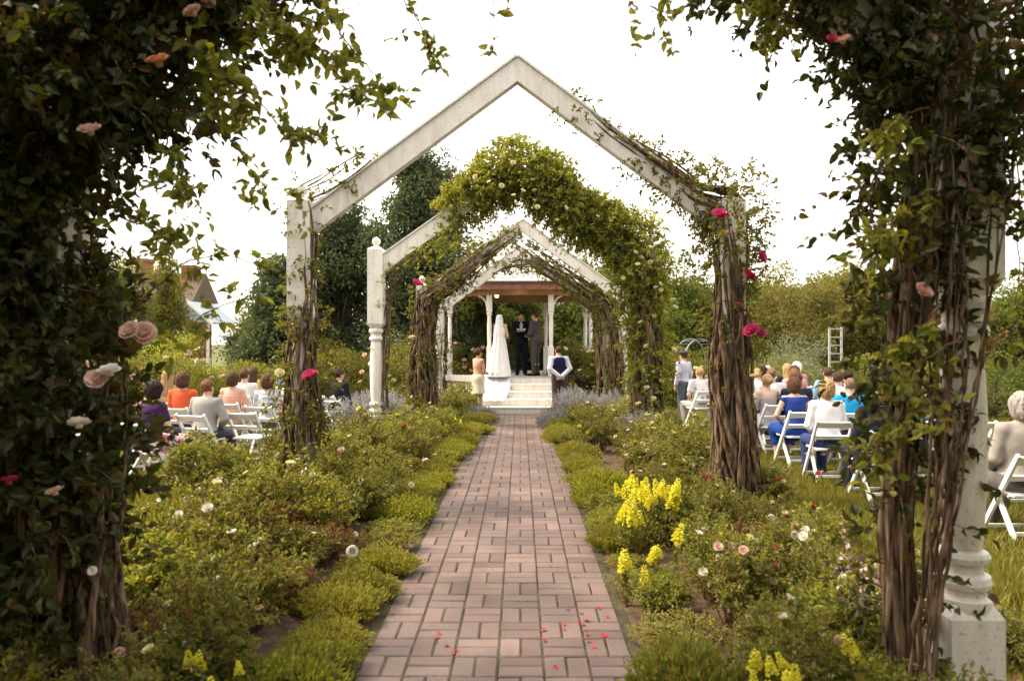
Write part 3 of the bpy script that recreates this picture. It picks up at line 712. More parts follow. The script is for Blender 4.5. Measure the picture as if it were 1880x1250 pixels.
for (x, y) in pts8:
    g = Geo()
    g.box((x-.075, y-.075, FL), (x+.075, y+.075, FL+.75)); g.lathe([(.07, FL+.75), (.075, FL+.78), (.05, FL+.81), (.05, FL+.9), (.06, FL+1.3), (.05, PZ-.55), (.075, PZ-.5), (.06, PZ-.46), (.075, PZ-.45)], (x, y, 0), 14)
    g.box((x-.075, y-.075, PZ-.45), (x+.075, y+.075, PZ))
    p = obj('post', g, M['paint_clean'], gz)
def ring(ap0, ap1, z0, z1):
    g = Geo(); a = np.array(ang)
    vs = []
    for ap, z in ((ap0, z0), (ap1, z0), (ap1, z1), (ap0, z1)):
        r = ap / math.cos(math.pi/8); vs.append(np.stack([r*np.cos(a), r*np.sin(a), np.full(8, z)], 1))
    v = np.concatenate(vs); q = []
    for k in range(8):
        j = (k+1) % 8
        for m_ in range(4):
            n_ = (m_+1) % 4
            q.append((m_*8+k, m_*8+j, n_*8+j, n_*8+k))
    g.add(v, q); return g
obj('beam', ring(GAP - .20, GAP - .04, PZ, PZ + .20), M['ceiling'], gz)
obj('eaves', ring(GAP + .20, GAP + .36, PZ + .12, PZ + .27), M['eaves'], gz)
obj('eaves_trim', ring(GAP + .10, GAP + .40, PZ + .272, PZ + .31), M['eaves'], gz)
obj('ceiling', octa(GAP + .195, PZ + .21, PZ + .25), M['ceiling'], gz)
# roof: lower slope, lantern, cap
g = Geo()
def cone8(g, ap0, z0, ap1, z1):
    a = np.array(ang); r0 = ap0/math.cos(math.pi/8); r1 = ap1/math.cos(math.pi/8)
    v = np.concatenate([np.stack([r0*np.cos(a), r0*np.sin(a), np.full(8, z0)], 1), np.stack([r1*np.cos(a), r1*np.sin(a), np.full(8, z1)], 1)])
    g.add(v, [(k, (k+1) % 8, 8+(k+1) % 8, 8+k) for k in range(8)])
nc = 14
for k in range(nc):                                   # shingle courses
    u0, u1 = k/nc, (k+1)/nc
    cone8(g, (GAP+.44)*(1-u0)+.02, PZ+.32+u0*1.35+.015, (GAP+.44)*(1-u1)+.02, PZ+.32+u1*1.35)
    cone8(g, (GAP+.44)*(1-u0)+.02, PZ+.32+u0*1.35-.01, (GAP+.44)*(1-u0)+.02, PZ+.32+u0*1.35+.015)
obj('roof', g, M['shingle'], gz)
g = Geo(); g.lathe([(.09, PZ+1.6), (.10, PZ+1.7), (.05, PZ+1.74), (.11, PZ+1.84), (.03, PZ+1.95), (.005, PZ+2.1)], (0, 0, 0), 12); obj('finial', g, M['paint_clean'], gz, smooth=True)
for k in range(8):                                     # curved brackets both sides of each post, railings on all sides but the front
    x0, y0 = pts8[k]; x1, y1 = pts8[(k+1) % 8]
    u = np.array([x1-x0, y1-y0, 0]); L = np.linalg.norm(u); u /= L
    for s_, (bx, by) in ((1, (x0, y0)), (-1, (x1, y1))) if k != 5 else ():
        g = Geo(); pr = None
        for i in range(9):
            th_ = math.pi/2 * i/8
            p = np.array([bx, by, 0]) + u*s_*(.075 + .34*(1-math.cos(th_))) + np.array([0, 0, PZ - .40 + .38*math.sin(th_)])
            if pr is not None: g.bar(pr, p, .035, .04, (u[1]+.01, -u[0], .02))
            pr = p
        obj('bracket', g, M['paint_clean'], gz)
    continue
    a = np.array([x0, y0, 0]) + u*.08; b = np.array([x1, y1, 0]) - u*.08
    g = Geo(); g.bar(a + [0,0,FL+.80], b + [0,0,FL+.80], .08, .05); g.bar(a + [0,0,FL+.12], b + [0,0,FL+.12], .05, .05)
    for i in range(1, 11):
        p = a + (b-a)*i/11; g.bar(p + [0,0,FL+.13], p + [0,0,FL+.78], .035, .035, (u[0], u[1], 0))
    obj('railing', g, M['paint_clean'], gz)
# steps
st = thing('front_steps', 'five wide white wooden steps up to the gazebo floor', 'steps', (0, GD, 0))
SW = 0.94; RIS = FL / 5; TR = 0.30
for k in range(4):
    z = RIS * (k+1); y0 = -TR * (4-k); y1 = y0 + TR
    g = Geo(); g.box((-SW+.01-.06, y0+.03, z-RIS+.001), (SW-.01-.0, y1+.02, z-.035)); obj('riser', g, M['paint'], st)
    g = Geo(); g.box((-SW-.06, y0-.0, z-.034), (SW, y1+.025, z), .006); obj('tread', g, M['paint_clean'], st)
g = Geo(); g.box((-SW, -.03+.0, FL-RIS), (SW-.06, -.002, FL-.036)); obj('riser', g, M['paint'], st)

# string lamps under the gazebo ceiling
lamp_m, n_, l_, b_ = _new('lamp_glass_lit'); b_.inputs['Emission Color'].default_value = (1, .80, .45, 1); b_.inputs['Emission Strength'].default_value = 4.0; b_.inputs['Base Color'].default_value = (1, .9, .7, 1)
for (x, y, d, lb) in ((952, 524, 19.0, 'small round lit lamp hanging from the middle of the gazebo eaves'), (912, 543, 20.2, 'small round lit lamp hanging just right of the left gazebo post')):
    X, Y, Z = at(x, y, d)
    t = thing('hanging_lamp', lb, 'lamp', (X, Y, Z), group='lamps hanging in the gazebo')
    g = Geo(); g.lathe([(.01, .055), (.035, .045), (.05, .01), (.05, -.02), (.03, -.045), (.004, -.055)], n=14); obj('globe', g, lamp_m, t, smooth=True)
    g = Geo(); top = PZ + (.20 if d > 19.5 else .12) - Z; g.lathe([(.022, .05), (.022, .075), (.006, .08), (.006, top)], n=8); obj('cord', g, M['bark'], t)
# =================================================================== BODIES (smooth blended volumes -> one continuous surface)
class Sdf:
    def __init__(s, lo, hi, h):
        s.lo = np.array(lo, float); s.h = h
        s.n = np.ceil((np.array(hi) - s.lo) / h).astype(int) + 1
        s.d = np.full(tuple(s.n), 0.2, dtype=np.float32)
    def _sub(s, lo, hi, m):
        a = np.clip(np.floor((np.array(lo) - m - s.lo) / s.h).astype(int), 0, s.n - 1)
        b = np.clip(np.ceil((np.array(hi) + m - s.lo) / s.h).astype(int) + 1, 1, s.n)
        ax = [s.lo[i] + np.arange(a[i], b[i]) * s.h for i in range(3)]
        return (slice(a[0], b[0]), slice(a[1], b[1]), slice(a[2], b[2])), ax[0][:, None, None], ax[1][None, :, None], ax[2][None, None, :]
    def _mix(s, sl, dn, k, sub=False):
        o = s.d[sl]
        if sub:
            s.d[sl] = np.maximum(o, -dn); return
        if k > 0:
            h = np.maximum(k - np.abs(o - dn), 0) / k
            s.d[sl] = np.minimum(o, dn) - h * h * k * .25
        else: s.d[sl] = np.minimum(o, dn)
    def cap(s, a, b, ra, rb, k=.02):
        a = np.array(a, float); b = np.array(b, float); m = max(ra, rb) + k + 2*s.h
        sl, x, y, z = s._sub(np.minimum(a, b), np.maximum(a, b), m)
        ab = b - a; L2 = float(ab @ ab) + 1e-12
        t = np.clip(((x-a[0])*ab[0] + (y-a[1])*ab[1] + (z-a[2])*ab[2]) / L2, 0, 1)
        dn = np.sqrt((x-a[0]-t*ab[0])**2 + (y-a[1]-t*ab[1])**2 + (z-a[2]-t*ab[2])**2) - (ra + (rb-ra)*t)
        s._mix(sl, dn.astype(np.float32), k); return s
    def ell(s, c, r, k=.03, sub=False):
        c = np.array(c, float); r = np.array(r, float)
        sl, x, y, z = s._sub(c - r, c + r, k + 2*s.h)
        x, y, z = (x-c[0])/r[0], (y-c[1])/r[1], (z-c[2])/r[2]
        q = np.sqrt(x*x + y*y + z*z); 
        dn = (q - 1) * q / (np.sqrt((x/r[0])**2 + (y/r[1])**2 + (z/r[2])**2) + 1e-6)
        dn = np.where(q < .3, -min(r)*.7, dn)
        s._mix(sl, dn.astype(np.float32), k, sub); return s
    def cut_below(s, z0): s.d[:, :, :] = np.maximum(s.d, (z0 - (s.lo[2] + np.arange(s.n[2]) * s.h))[None, None, :]); return s
    def cut_above(s, z0): s.d[:, :, :] = np.maximum(s.d, ((s.lo[2] + np.arange(s.n[2]) * s.h) - z0)[None, None, :]); return s
    def geo(s):
        d = s.d; ins = d < 0
        c = np.zeros(tuple(s.n - 1), np.int8)
        for i in (0, 1):
            for j in (0, 1):
                for k in (0, 1): c += ins[i:i+s.n[0]-1, j:j+s.n[1]-1, k:k+s.n[2]-1]
        act = (c > 0) & (c < 8)
        I = np.argwhere(act); idx = np.full(act.shape, -1, np.int64); idx[act] = np.arange(len(I))
        acc = np.zeros((len(I), 3)); cnt = np.zeros(len(I))
        cor = [(i, j, k) for i in (0, 1) for j in (0, 1) for k in (0, 1)]
        for a in range(8):
            for b in range(a+1, 8):
                ca, cb = np.array(cor[a]), np.array(cor[b])
                if np.abs(ca-cb).sum() != 1: continue
                va = d[tuple((I+ca).T)]; vb = d[tuple((I+cb).T)]
                m = (va < 0) != (vb < 0)
                t = np.where(m, va / np.where(m, va - vb, 1), 0)
                acc += np.where(m[:, None], ca + t[:, None]*(cb-ca), 0); cnt += m
        V = s.lo + (I + acc / cnt[:, None]) * s.h
        Q = []
        for ax in range(3):
            u, v = [(1, 2), (2, 0), (0, 1)][ax]
            A = np.moveaxis(ins, ax, 0)
            cr = A[:-1] != A[1:]
            cr = np.moveaxis(cr, 0, ax)
            E = np.argwhere(cr); E = E[(E[:, u] > 0) & (E[:, v] > 0) & (E[:, u] < s.n[u]-1) & (E[:, v] < s.n[v]-1)]
            eu = np.zeros(3, int); eu[u] = 1; ev = np.zeros(3, int); ev[v] = 1
            q = np.stack([idx[tuple((E-eu-ev).T)], idx[tuple((E-ev).T)], idx[tuple(E.T)], idx[tuple((E-eu).T)]], 1)
            fl = ~ins[tuple(E.T)]
            q[fl] = q[fl][:, ::-1]
            Q.append(q)
        g = Geo(); g.add(V, np.concatenate(Q)); return g

def hand(S, wrist, dr, nrm, side, curl=.5):
    """palm, four fingers of different lengths with two bends, thumb from the side; nrm points out of the palm"""
    w = np.array(wrist, float); d = np.array(dr, float); d /= np.linalg.norm(d)
    n = np.array(nrm, float); n -= d * (n @ d); n /= np.linalg.norm(n)
    l = np.cross(d, n) * side
    for o in (-.027, -.009, .009, .027): S.cap(w + l*o*.6, w + d*.085 + l*o, .014, .013, .012)
    for o, L in ((-.029, .060), (-.0095, .074), (.0095, .080), (.029, .070)):
        p = w + d*.088 + l*o; a = curl
        for f in (.42, .32, .26):
            q = p + (d*math.cos(a) + n*math.sin(a)) * L * f * 1.05
            S.cap(p, q, .0095, .0085, .004); p = q; a += curl * .8
    p = w + d*.02 + l*.028; q = p + (d*.55 + l*.7 + n*.35)*.045; S.cap(p, q, .012, .011, .008)
    S.cap(q, q + (d*.85 + l*.2 + n*.35)*.036, .0105, .009, .005)

def head(S, c, k=.02, face=True):
    """c: centre of the head, looking to +Y; about 23 cm from chin to crown"""
    c = np.array(c, float)
    S.ell(c + (0, -.012, .025), (.076, .094, .090), k); S.ell(c + (0, .022, -.045), (.058, .066, .068), .03)
    S.ell(c + (0, .058, -.085), (.022, .022, .02), .02)
    if face:
        S.cap(c + (0, .082, .012), c + (0, .103, -.022), .009, .014, .01)
        for s in (-1, 1):
            S.ell(c + (s*.078, -.008, -.005), (.012, .024, .034), .006)
            S.ell(c + (s*.03, .10, .012), (.016, .016, .011), 0, sub=True)
            S.ell(c + (s*.03, .078, .012), (.013, .013, .013), 0.002)
        S.cap(c + (-.018, .083, -.052), c + (.018, .083, -.052), .007, .007, .004)

def pose(kind, lean=0.0, arms='lap', female=False, turn=0.0):
    J = {}
    if kind == 'stand':
        J['pel'] = np.array([0, 0, .96]); hx = .09
        for s, n in ((-1, 'l'), (1, 'r')):
            J['hip'+n] = np.array([s*hx, 0, .92]); J['kne'+n] = np.array([s*.10, .015, .50]); J['ank'+n] = np.array([s*.105, -.01, .085]); J['toe'+n] = np.array([s*.125, .15, .03])
    else:
        J['pel'] = np.array([0, 0, .575])
        for s, n in ((-1, 'l'), (1, 'r')):
            J['hip'+n] = np.array([s*.09, .02, .545]); J['kne'+n] = np.array([s*.11, .46, .53]); J['ank'+n] = np.array([s*.11, .44 + .05*s, .09]); J['toe'+n] = np.array([s*.12, .60 + .05*s, .035])
    up = np.array([0, math.sin(lean), math.cos(lean)]); p = J['pel']
    J['wai'] = p + up*.15; J['che'] = p + up*.34; J['nec'] = p + up*.53; J['hea'] = p + up*.665 + np.array([0, .015, 0])
    sw = .165 if female else .19
    for s, n in ((-1, 'l'), (1, 'r')):
        sh = p + up*.465 + np.array([s*sw, 0, 0]); J['sh'+n] = sh
        if arms == 'down': el = sh + (s*.06, -.02, -.28); wr = el + (s*.01, .06, -.25); hd = (0, .15, -1); nr = (-s, .1, 0)
        elif arms == 'back': el = sh + (s*.08, -.10, -.25); wr = np.array([s*.035, -.17, sh[2]-.44]); hd = (-s*.9, -.05, -.5); nr = (0, 1, 0)
        elif arms == 'book': el = sh + (s*.05, .02, -.27); wr = np.array([s*.09, .26, sh[2]-.22]); hd = (-s*.45, .75, .05); nr = (-s*.2, 0, 1)
        elif arms == 'front': el = sh + (s*.05, .04, -.27); wr = np.array([s*.055, .23, sh[2]-.33]); hd = (-s*.8, .45, -.1); nr = (0, -1, 0)
        elif arms == 'lap': el = sh + (s*.06, .03, -.27); wr = np.array([s*.075, .27, .645]); hd = (-s*.55, .8, -.12); nr = (0, .1, -1)
        elif arms == 'wide': el = sh + (s*.11, .02, -.25); wr = np.array([s*.10, .24, .65]); hd = (-s*.7, .7, -.12); nr = (0, .1, -1)
        J['el'+n] = np.array(el, float); J['wr'+n] = np.array(wr, float); J['hd'+n] = (hd, nr)
    J['seated'] = kind != 'stand'; J['f'] = female
    return J
BL, BH = (-.42, -.40, -.01), (.42, .78, 1.86)
def bounds(J): return (BL, (.42, .78, 1.48)) if J['seated'] else ((-.42, -.36, -.01), (.42, .48, 1.86))
def torso(S, J, e=0.0, k=.05, bulk=1.0):
    f = J['f']; p, w, c = J['pel'], J['wai'], J['che']
    S.ell(p + (0, -.01, 0), np.array([.172, .122, .13])*bulk + e, k)
    S.ell(w, np.array([.125 if f else .142, .098, .14])*bulk + e, k)
    S.ell(c, np.array([.150 if f else .172, .112, .17])*bulk + e, k)
    S.ell(c + (0, 0, .09), np.array([.155 if f else .185, .085, .075])*(1, bulk, 1) + e, k)
    if f:
        for s in (-1, 1): S.ell(c + (s*.07, .085, .005), np.array([.058, .055, .058]) + e, .03)
def body(J, h=.009, bulk=1.0):
    S = Sdf(*bounds(J), h)
    torso(S, J, 0, bulk=bulk)
    f = .9 if J['f'] else 1.0
    S.cap(J['nec'] - (0, .01, .05), J['hea'] - (0, .015, .06), .058*f, .052*f, .03)
    for n in 'lr':
        S.cap(J['hip'+n], J['kne'+n], .088, .056, .04); S.cap(J['kne'+n], J['ank'+n]*.45 + J['kne'+n]*.55 - (0, .012, 0), .054, .056, .02)
        S.cap(J['ank'+n]*.45 + J['kne'+n]*.55 - (0, .012, 0), J['ank'+n], .055, .035, .02)
        S.cap(J['ank'+n] - (0, .03, .045), J['toe'+n], .034, .026, .02)
        S.cap(J['nec'] - (0, 0, .035), J['sh'+n], .045, .052*f, .04)
        S.cap(J['sh'+n], J['el'+n], .052*f, .040*f, .03); S.cap(J['el'+n], J['wr'+n], .040*f, .026*f, .015)
        d, nr = J['hd'+n]; hand(S, J['wr'+n], d, nr, -1 if n == 'l' else 1, .35)
    head(S, J['hea']); S.d[:, :, 0] = .1
    return S.geo()
def shirt(J, sleeve='long', h=.012, e=.016, bulk=1.0, hem=None, low=None):
    S = Sdf(*bounds(J), h); torso(S, J, e, bulk=bulk)
    f = .9 if J['f'] else 1.0
    for n in 'lr':
        S.cap(J['nec'] - (0, 0, .04), J['sh'+n], .045 + e*.5, .052*f + e, .04)
        if sleeve == 'none': continue
        el = J['el'+n]; 
        if sleeve == 'short': el = J['sh'+n]*.4 + el*.6
        S.cap(J['sh'+n], el, .052*f + e, .046*f + e, .03)
        if sleeve == 'long': S.cap(el, J['wr'+n] - (J['wr'+n]-el)*.05, .044*f + e, .032*f + e, .015)
    top = J['nec'][2] + (.0 if sleeve != 'strapless' else -.1)
    if sleeve == 'none': top = J['shl'][2] + .035
    if low is not None: top = J['che'][2] + low
    S.cut_above(top)
    S.cut_below(J['pel'][2] - .05 if hem is None else hem)
    return S.geo()
def trousers(J, h=.012, e=.016, bulk=1.0, wide=1.0):
    S = Sdf(*bounds(J), h); f = 1
    S.ell(J['pel'] + (0, -.01, 0), np.array([.172, .122, .13])*bulk + e, .04)
    for n in 'lr':
        S.cap(J['hip'+n], J['kne'+n], .088 + e, .060*wide + e, .04)
        S.cap(J['kne'+n], J['ank'+n] + (0, 0, .0), .060*wide + e, .046*wide + e, .02)
    S.cut_above(J['pel'][2] + .07); S.cut_below(.055)
    return S.geo()
def skirt(J, hem=.5, h=.012, flare=1.25):
    S = Sdf(*bounds(J), h); e = .02
    S.ell(J['pel'] + (0, -.01, 0), np.array([.175, .125, .13]) + e, .04)
    if J['seated']:
        for n in 'lr': S.cap(J['hip'+n], J['kne'+n], .095 + e, .075 + e, .12)
        S.cap((J['hipl']+J['hipr'])/2, (J['knel']+J['kner'])/2, .10, .08, .08)
        S.cap((J['knel']+J['kner'])/2, ((J['ankl']+J['ankr'])/2)*.5 + (J['knel']+J['kner'])/4, .09, .10, .08)
        for n in 'lr': S.cap(J['kne'+n], J['kne'+n]*.5 + J['ank'+n]*.5, .08, .085, .08)
    else:
        a = J['pel'] + (0, 0, .02)
        for x in (-.06, 0, .06): S.cap(a + (x, 0, 0), (x*1.6*flare, 0, hem - .08), .12, .13*flare, .08)
    S.cut_above(J['pel'][2] + .09); S.cut_below(hem)
    return S.geo()
def shoes(J, heel=False, h=.008):
    S = Sdf((-.3, -.2, -.012), (.3, .78, .2), h)
    for n in 'lr':
        S.cap(J['ank'+n] - (0, .035, .04), J['toe'+n] + (0, .01, 0), .042, .034, .015); S.cap(J['ank'+n] - (0, .035, .04), J['ank'+n] - (0, .02, -.0), .04, .040, .02)
    S.cut_below(0.0); S.d[:, :, 0] = .1
    return S.geo()
def hair(J, style='short', h=.008, seed=0):
    c = J['hea']; rg = np.random.default_rng(seed)
    lo = c + (-.20, -.24, -.42); hi = c + (.20, .16, .2)
    S = Sdf(lo, hi, h)
    e = {'short': .008, 'crop': .004, 'bob': .022, 'curly': .026, 'long': .018, 'updo': .014, 'bald': .003}[style]
    S.ell(c + (0, -.016, .030), (.077+e, .094+e, .088+e), .02)
    if style in ('bob', 'curly'):
        S.ell(c + (0, -.045, -.035), (.084+e*.5, .066+e, .085), .03)
        for s in (-1, 1): S.ell(c + (s*.072, -.015, -.035), (.024, .045, .070), .02)
    if style == 'long':
        S.cap(c + (0, -.065, 0), c + (0, -.115, -.26), .075, .055, .03)
        for s in (-1, 1): S.cap(c + (s*.06, -.04, 0), c + (s*.075, -.085, -.24), .04, .04, .03)
    if style == 'updo':
        S.ell(c + (0, -.115, .02), (.048, .042, .046), .015)
    n = {'curly': 140, 'bob': 110, 'long': 100, 'short': 90, 'updo': 60}.get(style, 0)
    for i in range(n):                                 # locks
        u = unit(rg.normal(size=3)); u[1] = -abs(u[1]) if rg.uniform() < .7 else u[1]*.3; u[2] = abs(u[2]) if rg.uniform() < .6 else u[2]
        p = c + (0, -.016, .03) + u*np.array([.078+e, .095+e, .088+e])*.98; r = rg.uniform(.005, .013) * (1.5 if style == 'curly' else 1)
        S.cap(p, p + (0, -.012, -.045 if style != 'short' else -.02), r, r*.6, .008)
    S.ell(c + (0, .115, -.045), (.082, .085, .10), 0, sub=True)
    S.ell(c + (0, .11, -.005), (.06, .06, .055), 0, sub=True)
    if style in ('short', 'crop', 'bald', 'updo'):
        S.ell(c + (0, .02, -.12), (.12, .12, .085), 0, sub=True)
    if style == 'bald': S.ell(c + (0, .01, .10), (.07, .085, .075), 0, sub=True)
    return S.geo()

def cloth(name, c1, c2=None, scale=9, **k): return mat(name, c1, c2 or tuple(x*1.15 for x in c1), scale=scale, rough=.85, bump=.25, bscale=14, spec=.15, **k)
SK = {'fair': mat('fair_skin', (.58, .36, .27), (.66, .43, .33), rough=.55), 'tan': mat('tanned_skin', (.48, .27, .18), (.55, .33, .23), rough=.55)}
HR = {k: mat(k + '_hair', c, tuple(x*1.7 for x in c), scale=60, stretch=(1, 1, .12), rough=.6, bump=1.0, bscale=110, spec=.15, lo=.4, hi=.6) for k, c in dict(
    brown=(.065, .032, .018), auburn=(.075, .035, .02), blonde=(.30, .19, .09), dark=(.022, .014, .011), grey=(.30, .27, .25), white=(.62, .58, .50), ginger=(.15, .065, .032), mousy=(.15, .09, .055)).items()}
M['iris'] = mat('eye_dark', (.04, .03, .025), rough=.2)
JC = {'mA': pose('sit', -.03, 'lap', False), 'mB': pose('sit', .10, 'wide', False), 'fA': pose('sit', -.04, 'lap', True), 'fB': pose('sit', .06, 'wide', True)}
_cache = {}
def cached(key, fn):
    if key not in _cache: _cache[key] = fn().mesh(key, smooth=True)
    return _cache[key]
def cobj(name, key, fn, material, parent):
    me = cached(key, fn)
    if not me.materials: me.materials.append(None)
    o = bpy.data.objects.new(name, me); COL.objects.link(o); o.parent = parent
    o.material_slots[0].link = 'OBJECT'; o.material_slots[0].material = material
    return o
def eyes(t, J):
    for s in (-1, 1):
        g = Geo(); c = J['hea'] + (s*.03, .0885, .012); g.lathe([(.001, -.007), (.006, -.004), (.0075, 0), (.006, .004), (.001, .007)], c, 8); obj('eye', g, M['iris'], t, smooth=True)
def sitter(label, loc, rz, J='fA', top='long', topc=(.5, .5, .5), bot='trousers', botc=(.05, .05, .08), hairst='short', hairc='brown', skin='fair', scale=.95, topm=None, group='seated wedding guests', bulk=1.0, topkw=None):
    j = JC[J]; t = thing('person', label, 'person', loc, rz, group, scale)
    bk = '' if bulk == 1 else '_b'
    cobj('body', 'body_' + J + bk, lambda: body(j, .010, bulk), SK[skin], t)
    cobj('shirt' if not (topkw or {}).get('name') else topkw['name'], 'shirt_' + J + top + bk, lambda: shirt(j, top, .012, bulk=bulk*1.0, low=.06 if top == 'strapless' else None), topm or cloth('cloth', topc), t)
    if bot == 'skirt': cobj('skirt', 'skirt_' + J, lambda: skirt(j, .30), cloth('cloth', botc), t)
    else: cobj('trousers', 'trousers_' + J + bk, lambda: trousers(j, bulk=bulk), cloth('cloth', botc), t)
    cobj('shoe', 'shoes_' + J, lambda: shoes(j), cloth('shoe_leather', (.04, .03, .03)), t)
    cobj('hair', 'hair_' + J + hairst, lambda: hair(j, hairst), HR[hairc], t)
    return t

# =================================================================== CHAIRS
def make_chair(label, loc, rz):
    t = thing('folding_chair', label, 'chair', loc, rz, 'white folding chairs in rows')
    for s in (-1, 1):
        x = s*.215
        g = Geo(); g.bar((x, -.30, .82), (x, .24, 0.0), .028, .042, (0, 1, 0)); obj('side_rail', g, M['chair'], t)
        g = Geo(); g.bar((x - s*.030, .03, .43), (x - s*.030, -.26, 0.0), .028, .040, (0, 1, 0)); obj('leg', g, M['chair'], t)
    g = Geo(); g.box((-.185, -.20, .435), (.185, .20, .462), .006); obj('seat', g, M['chair'], t)
    g = Geo()
    for z, hh in ((.765, .085), (.60, .055)):
        y = -.30 + (.82 - z)*.54/.82 
        g.bar((-.20, y, z), (.20, y, z), .022, hh, (0, -.5, .85))
    obj('backrest', g, M['chair'], t)
    g = Geo(); g.bar((-.2, .17, .11), (.2, .17, .11), .022, .03); obj('stretcher', g, M['chair'], t)
    g = Geo(); g.bar((-.18, -.18, .12), (.18, -.18, .12), .022, .03); obj('stretcher', g, M['chair'], t)
    return t
chair0 = None
def chair(label, loc, rz):
    global chair0
    if chair0 is None: chair0 = make_chair(label, loc, rz); return chair0
    return copy_thing(chair0, loc, rz, 1.0, label)

# guests: (x, distance, label, kwargs)
def pattern(name, cols, scale=18):
    m, n, l, b = _new(name)
    tc = n.new("ShaderNodeTexCoord"); v = n.new("ShaderNodeTexVoronoi"); v.inputs['Scale'].default_value = scale
    l.new(tc.outputs['Object'], v.inputs['Vector'])
    sp = n.new("ShaderNodeSeparateColor"); l.new(v.outputs['Color'], sp.inputs[0])
    r = n.new("ShaderNodeValToRGB"); r.color_ramp.interpolation = 'CONSTANT'
    while len(r.color_ramp.elements) < len(cols): r.color_ramp.elements.new(.5)
    for i, c in enumerate(cols): r.color_ramp.elements[i].position = i/len(cols); r.color_ramp.elements[i].color = (*c, 1)
    l.new(sp.outputs[0], r.inputs[0]); l.new(r.outputs[0], b.inputs['Base Color']); b.inputs['Roughness'].default_value = .85
    return m
FLOR = pattern('floral_shirt_cloth', [(.62, .62, .66), (.70, .70, .72), (.30, .34, .48), (.66, .64, .66), (.60, .42, .45)], 16)
PINKF = pattern('pink_floral_cloth', [(.45, .18, .25), (.62, .40, .45), (.25, .08, .14), (.55, .28, .35)], 26)
TEALF = pattern('teal_print_cloth', [(.06, .33, .34), (.10, .42, .42), (.22, .48, .44), (.04, .22, .26)], 22)
GREYF = pattern('grey_print_cloth', [(.34, .35, .40), (.50, .50, .54), (.24, .25, .30), (.56, .56, .58)], 26)
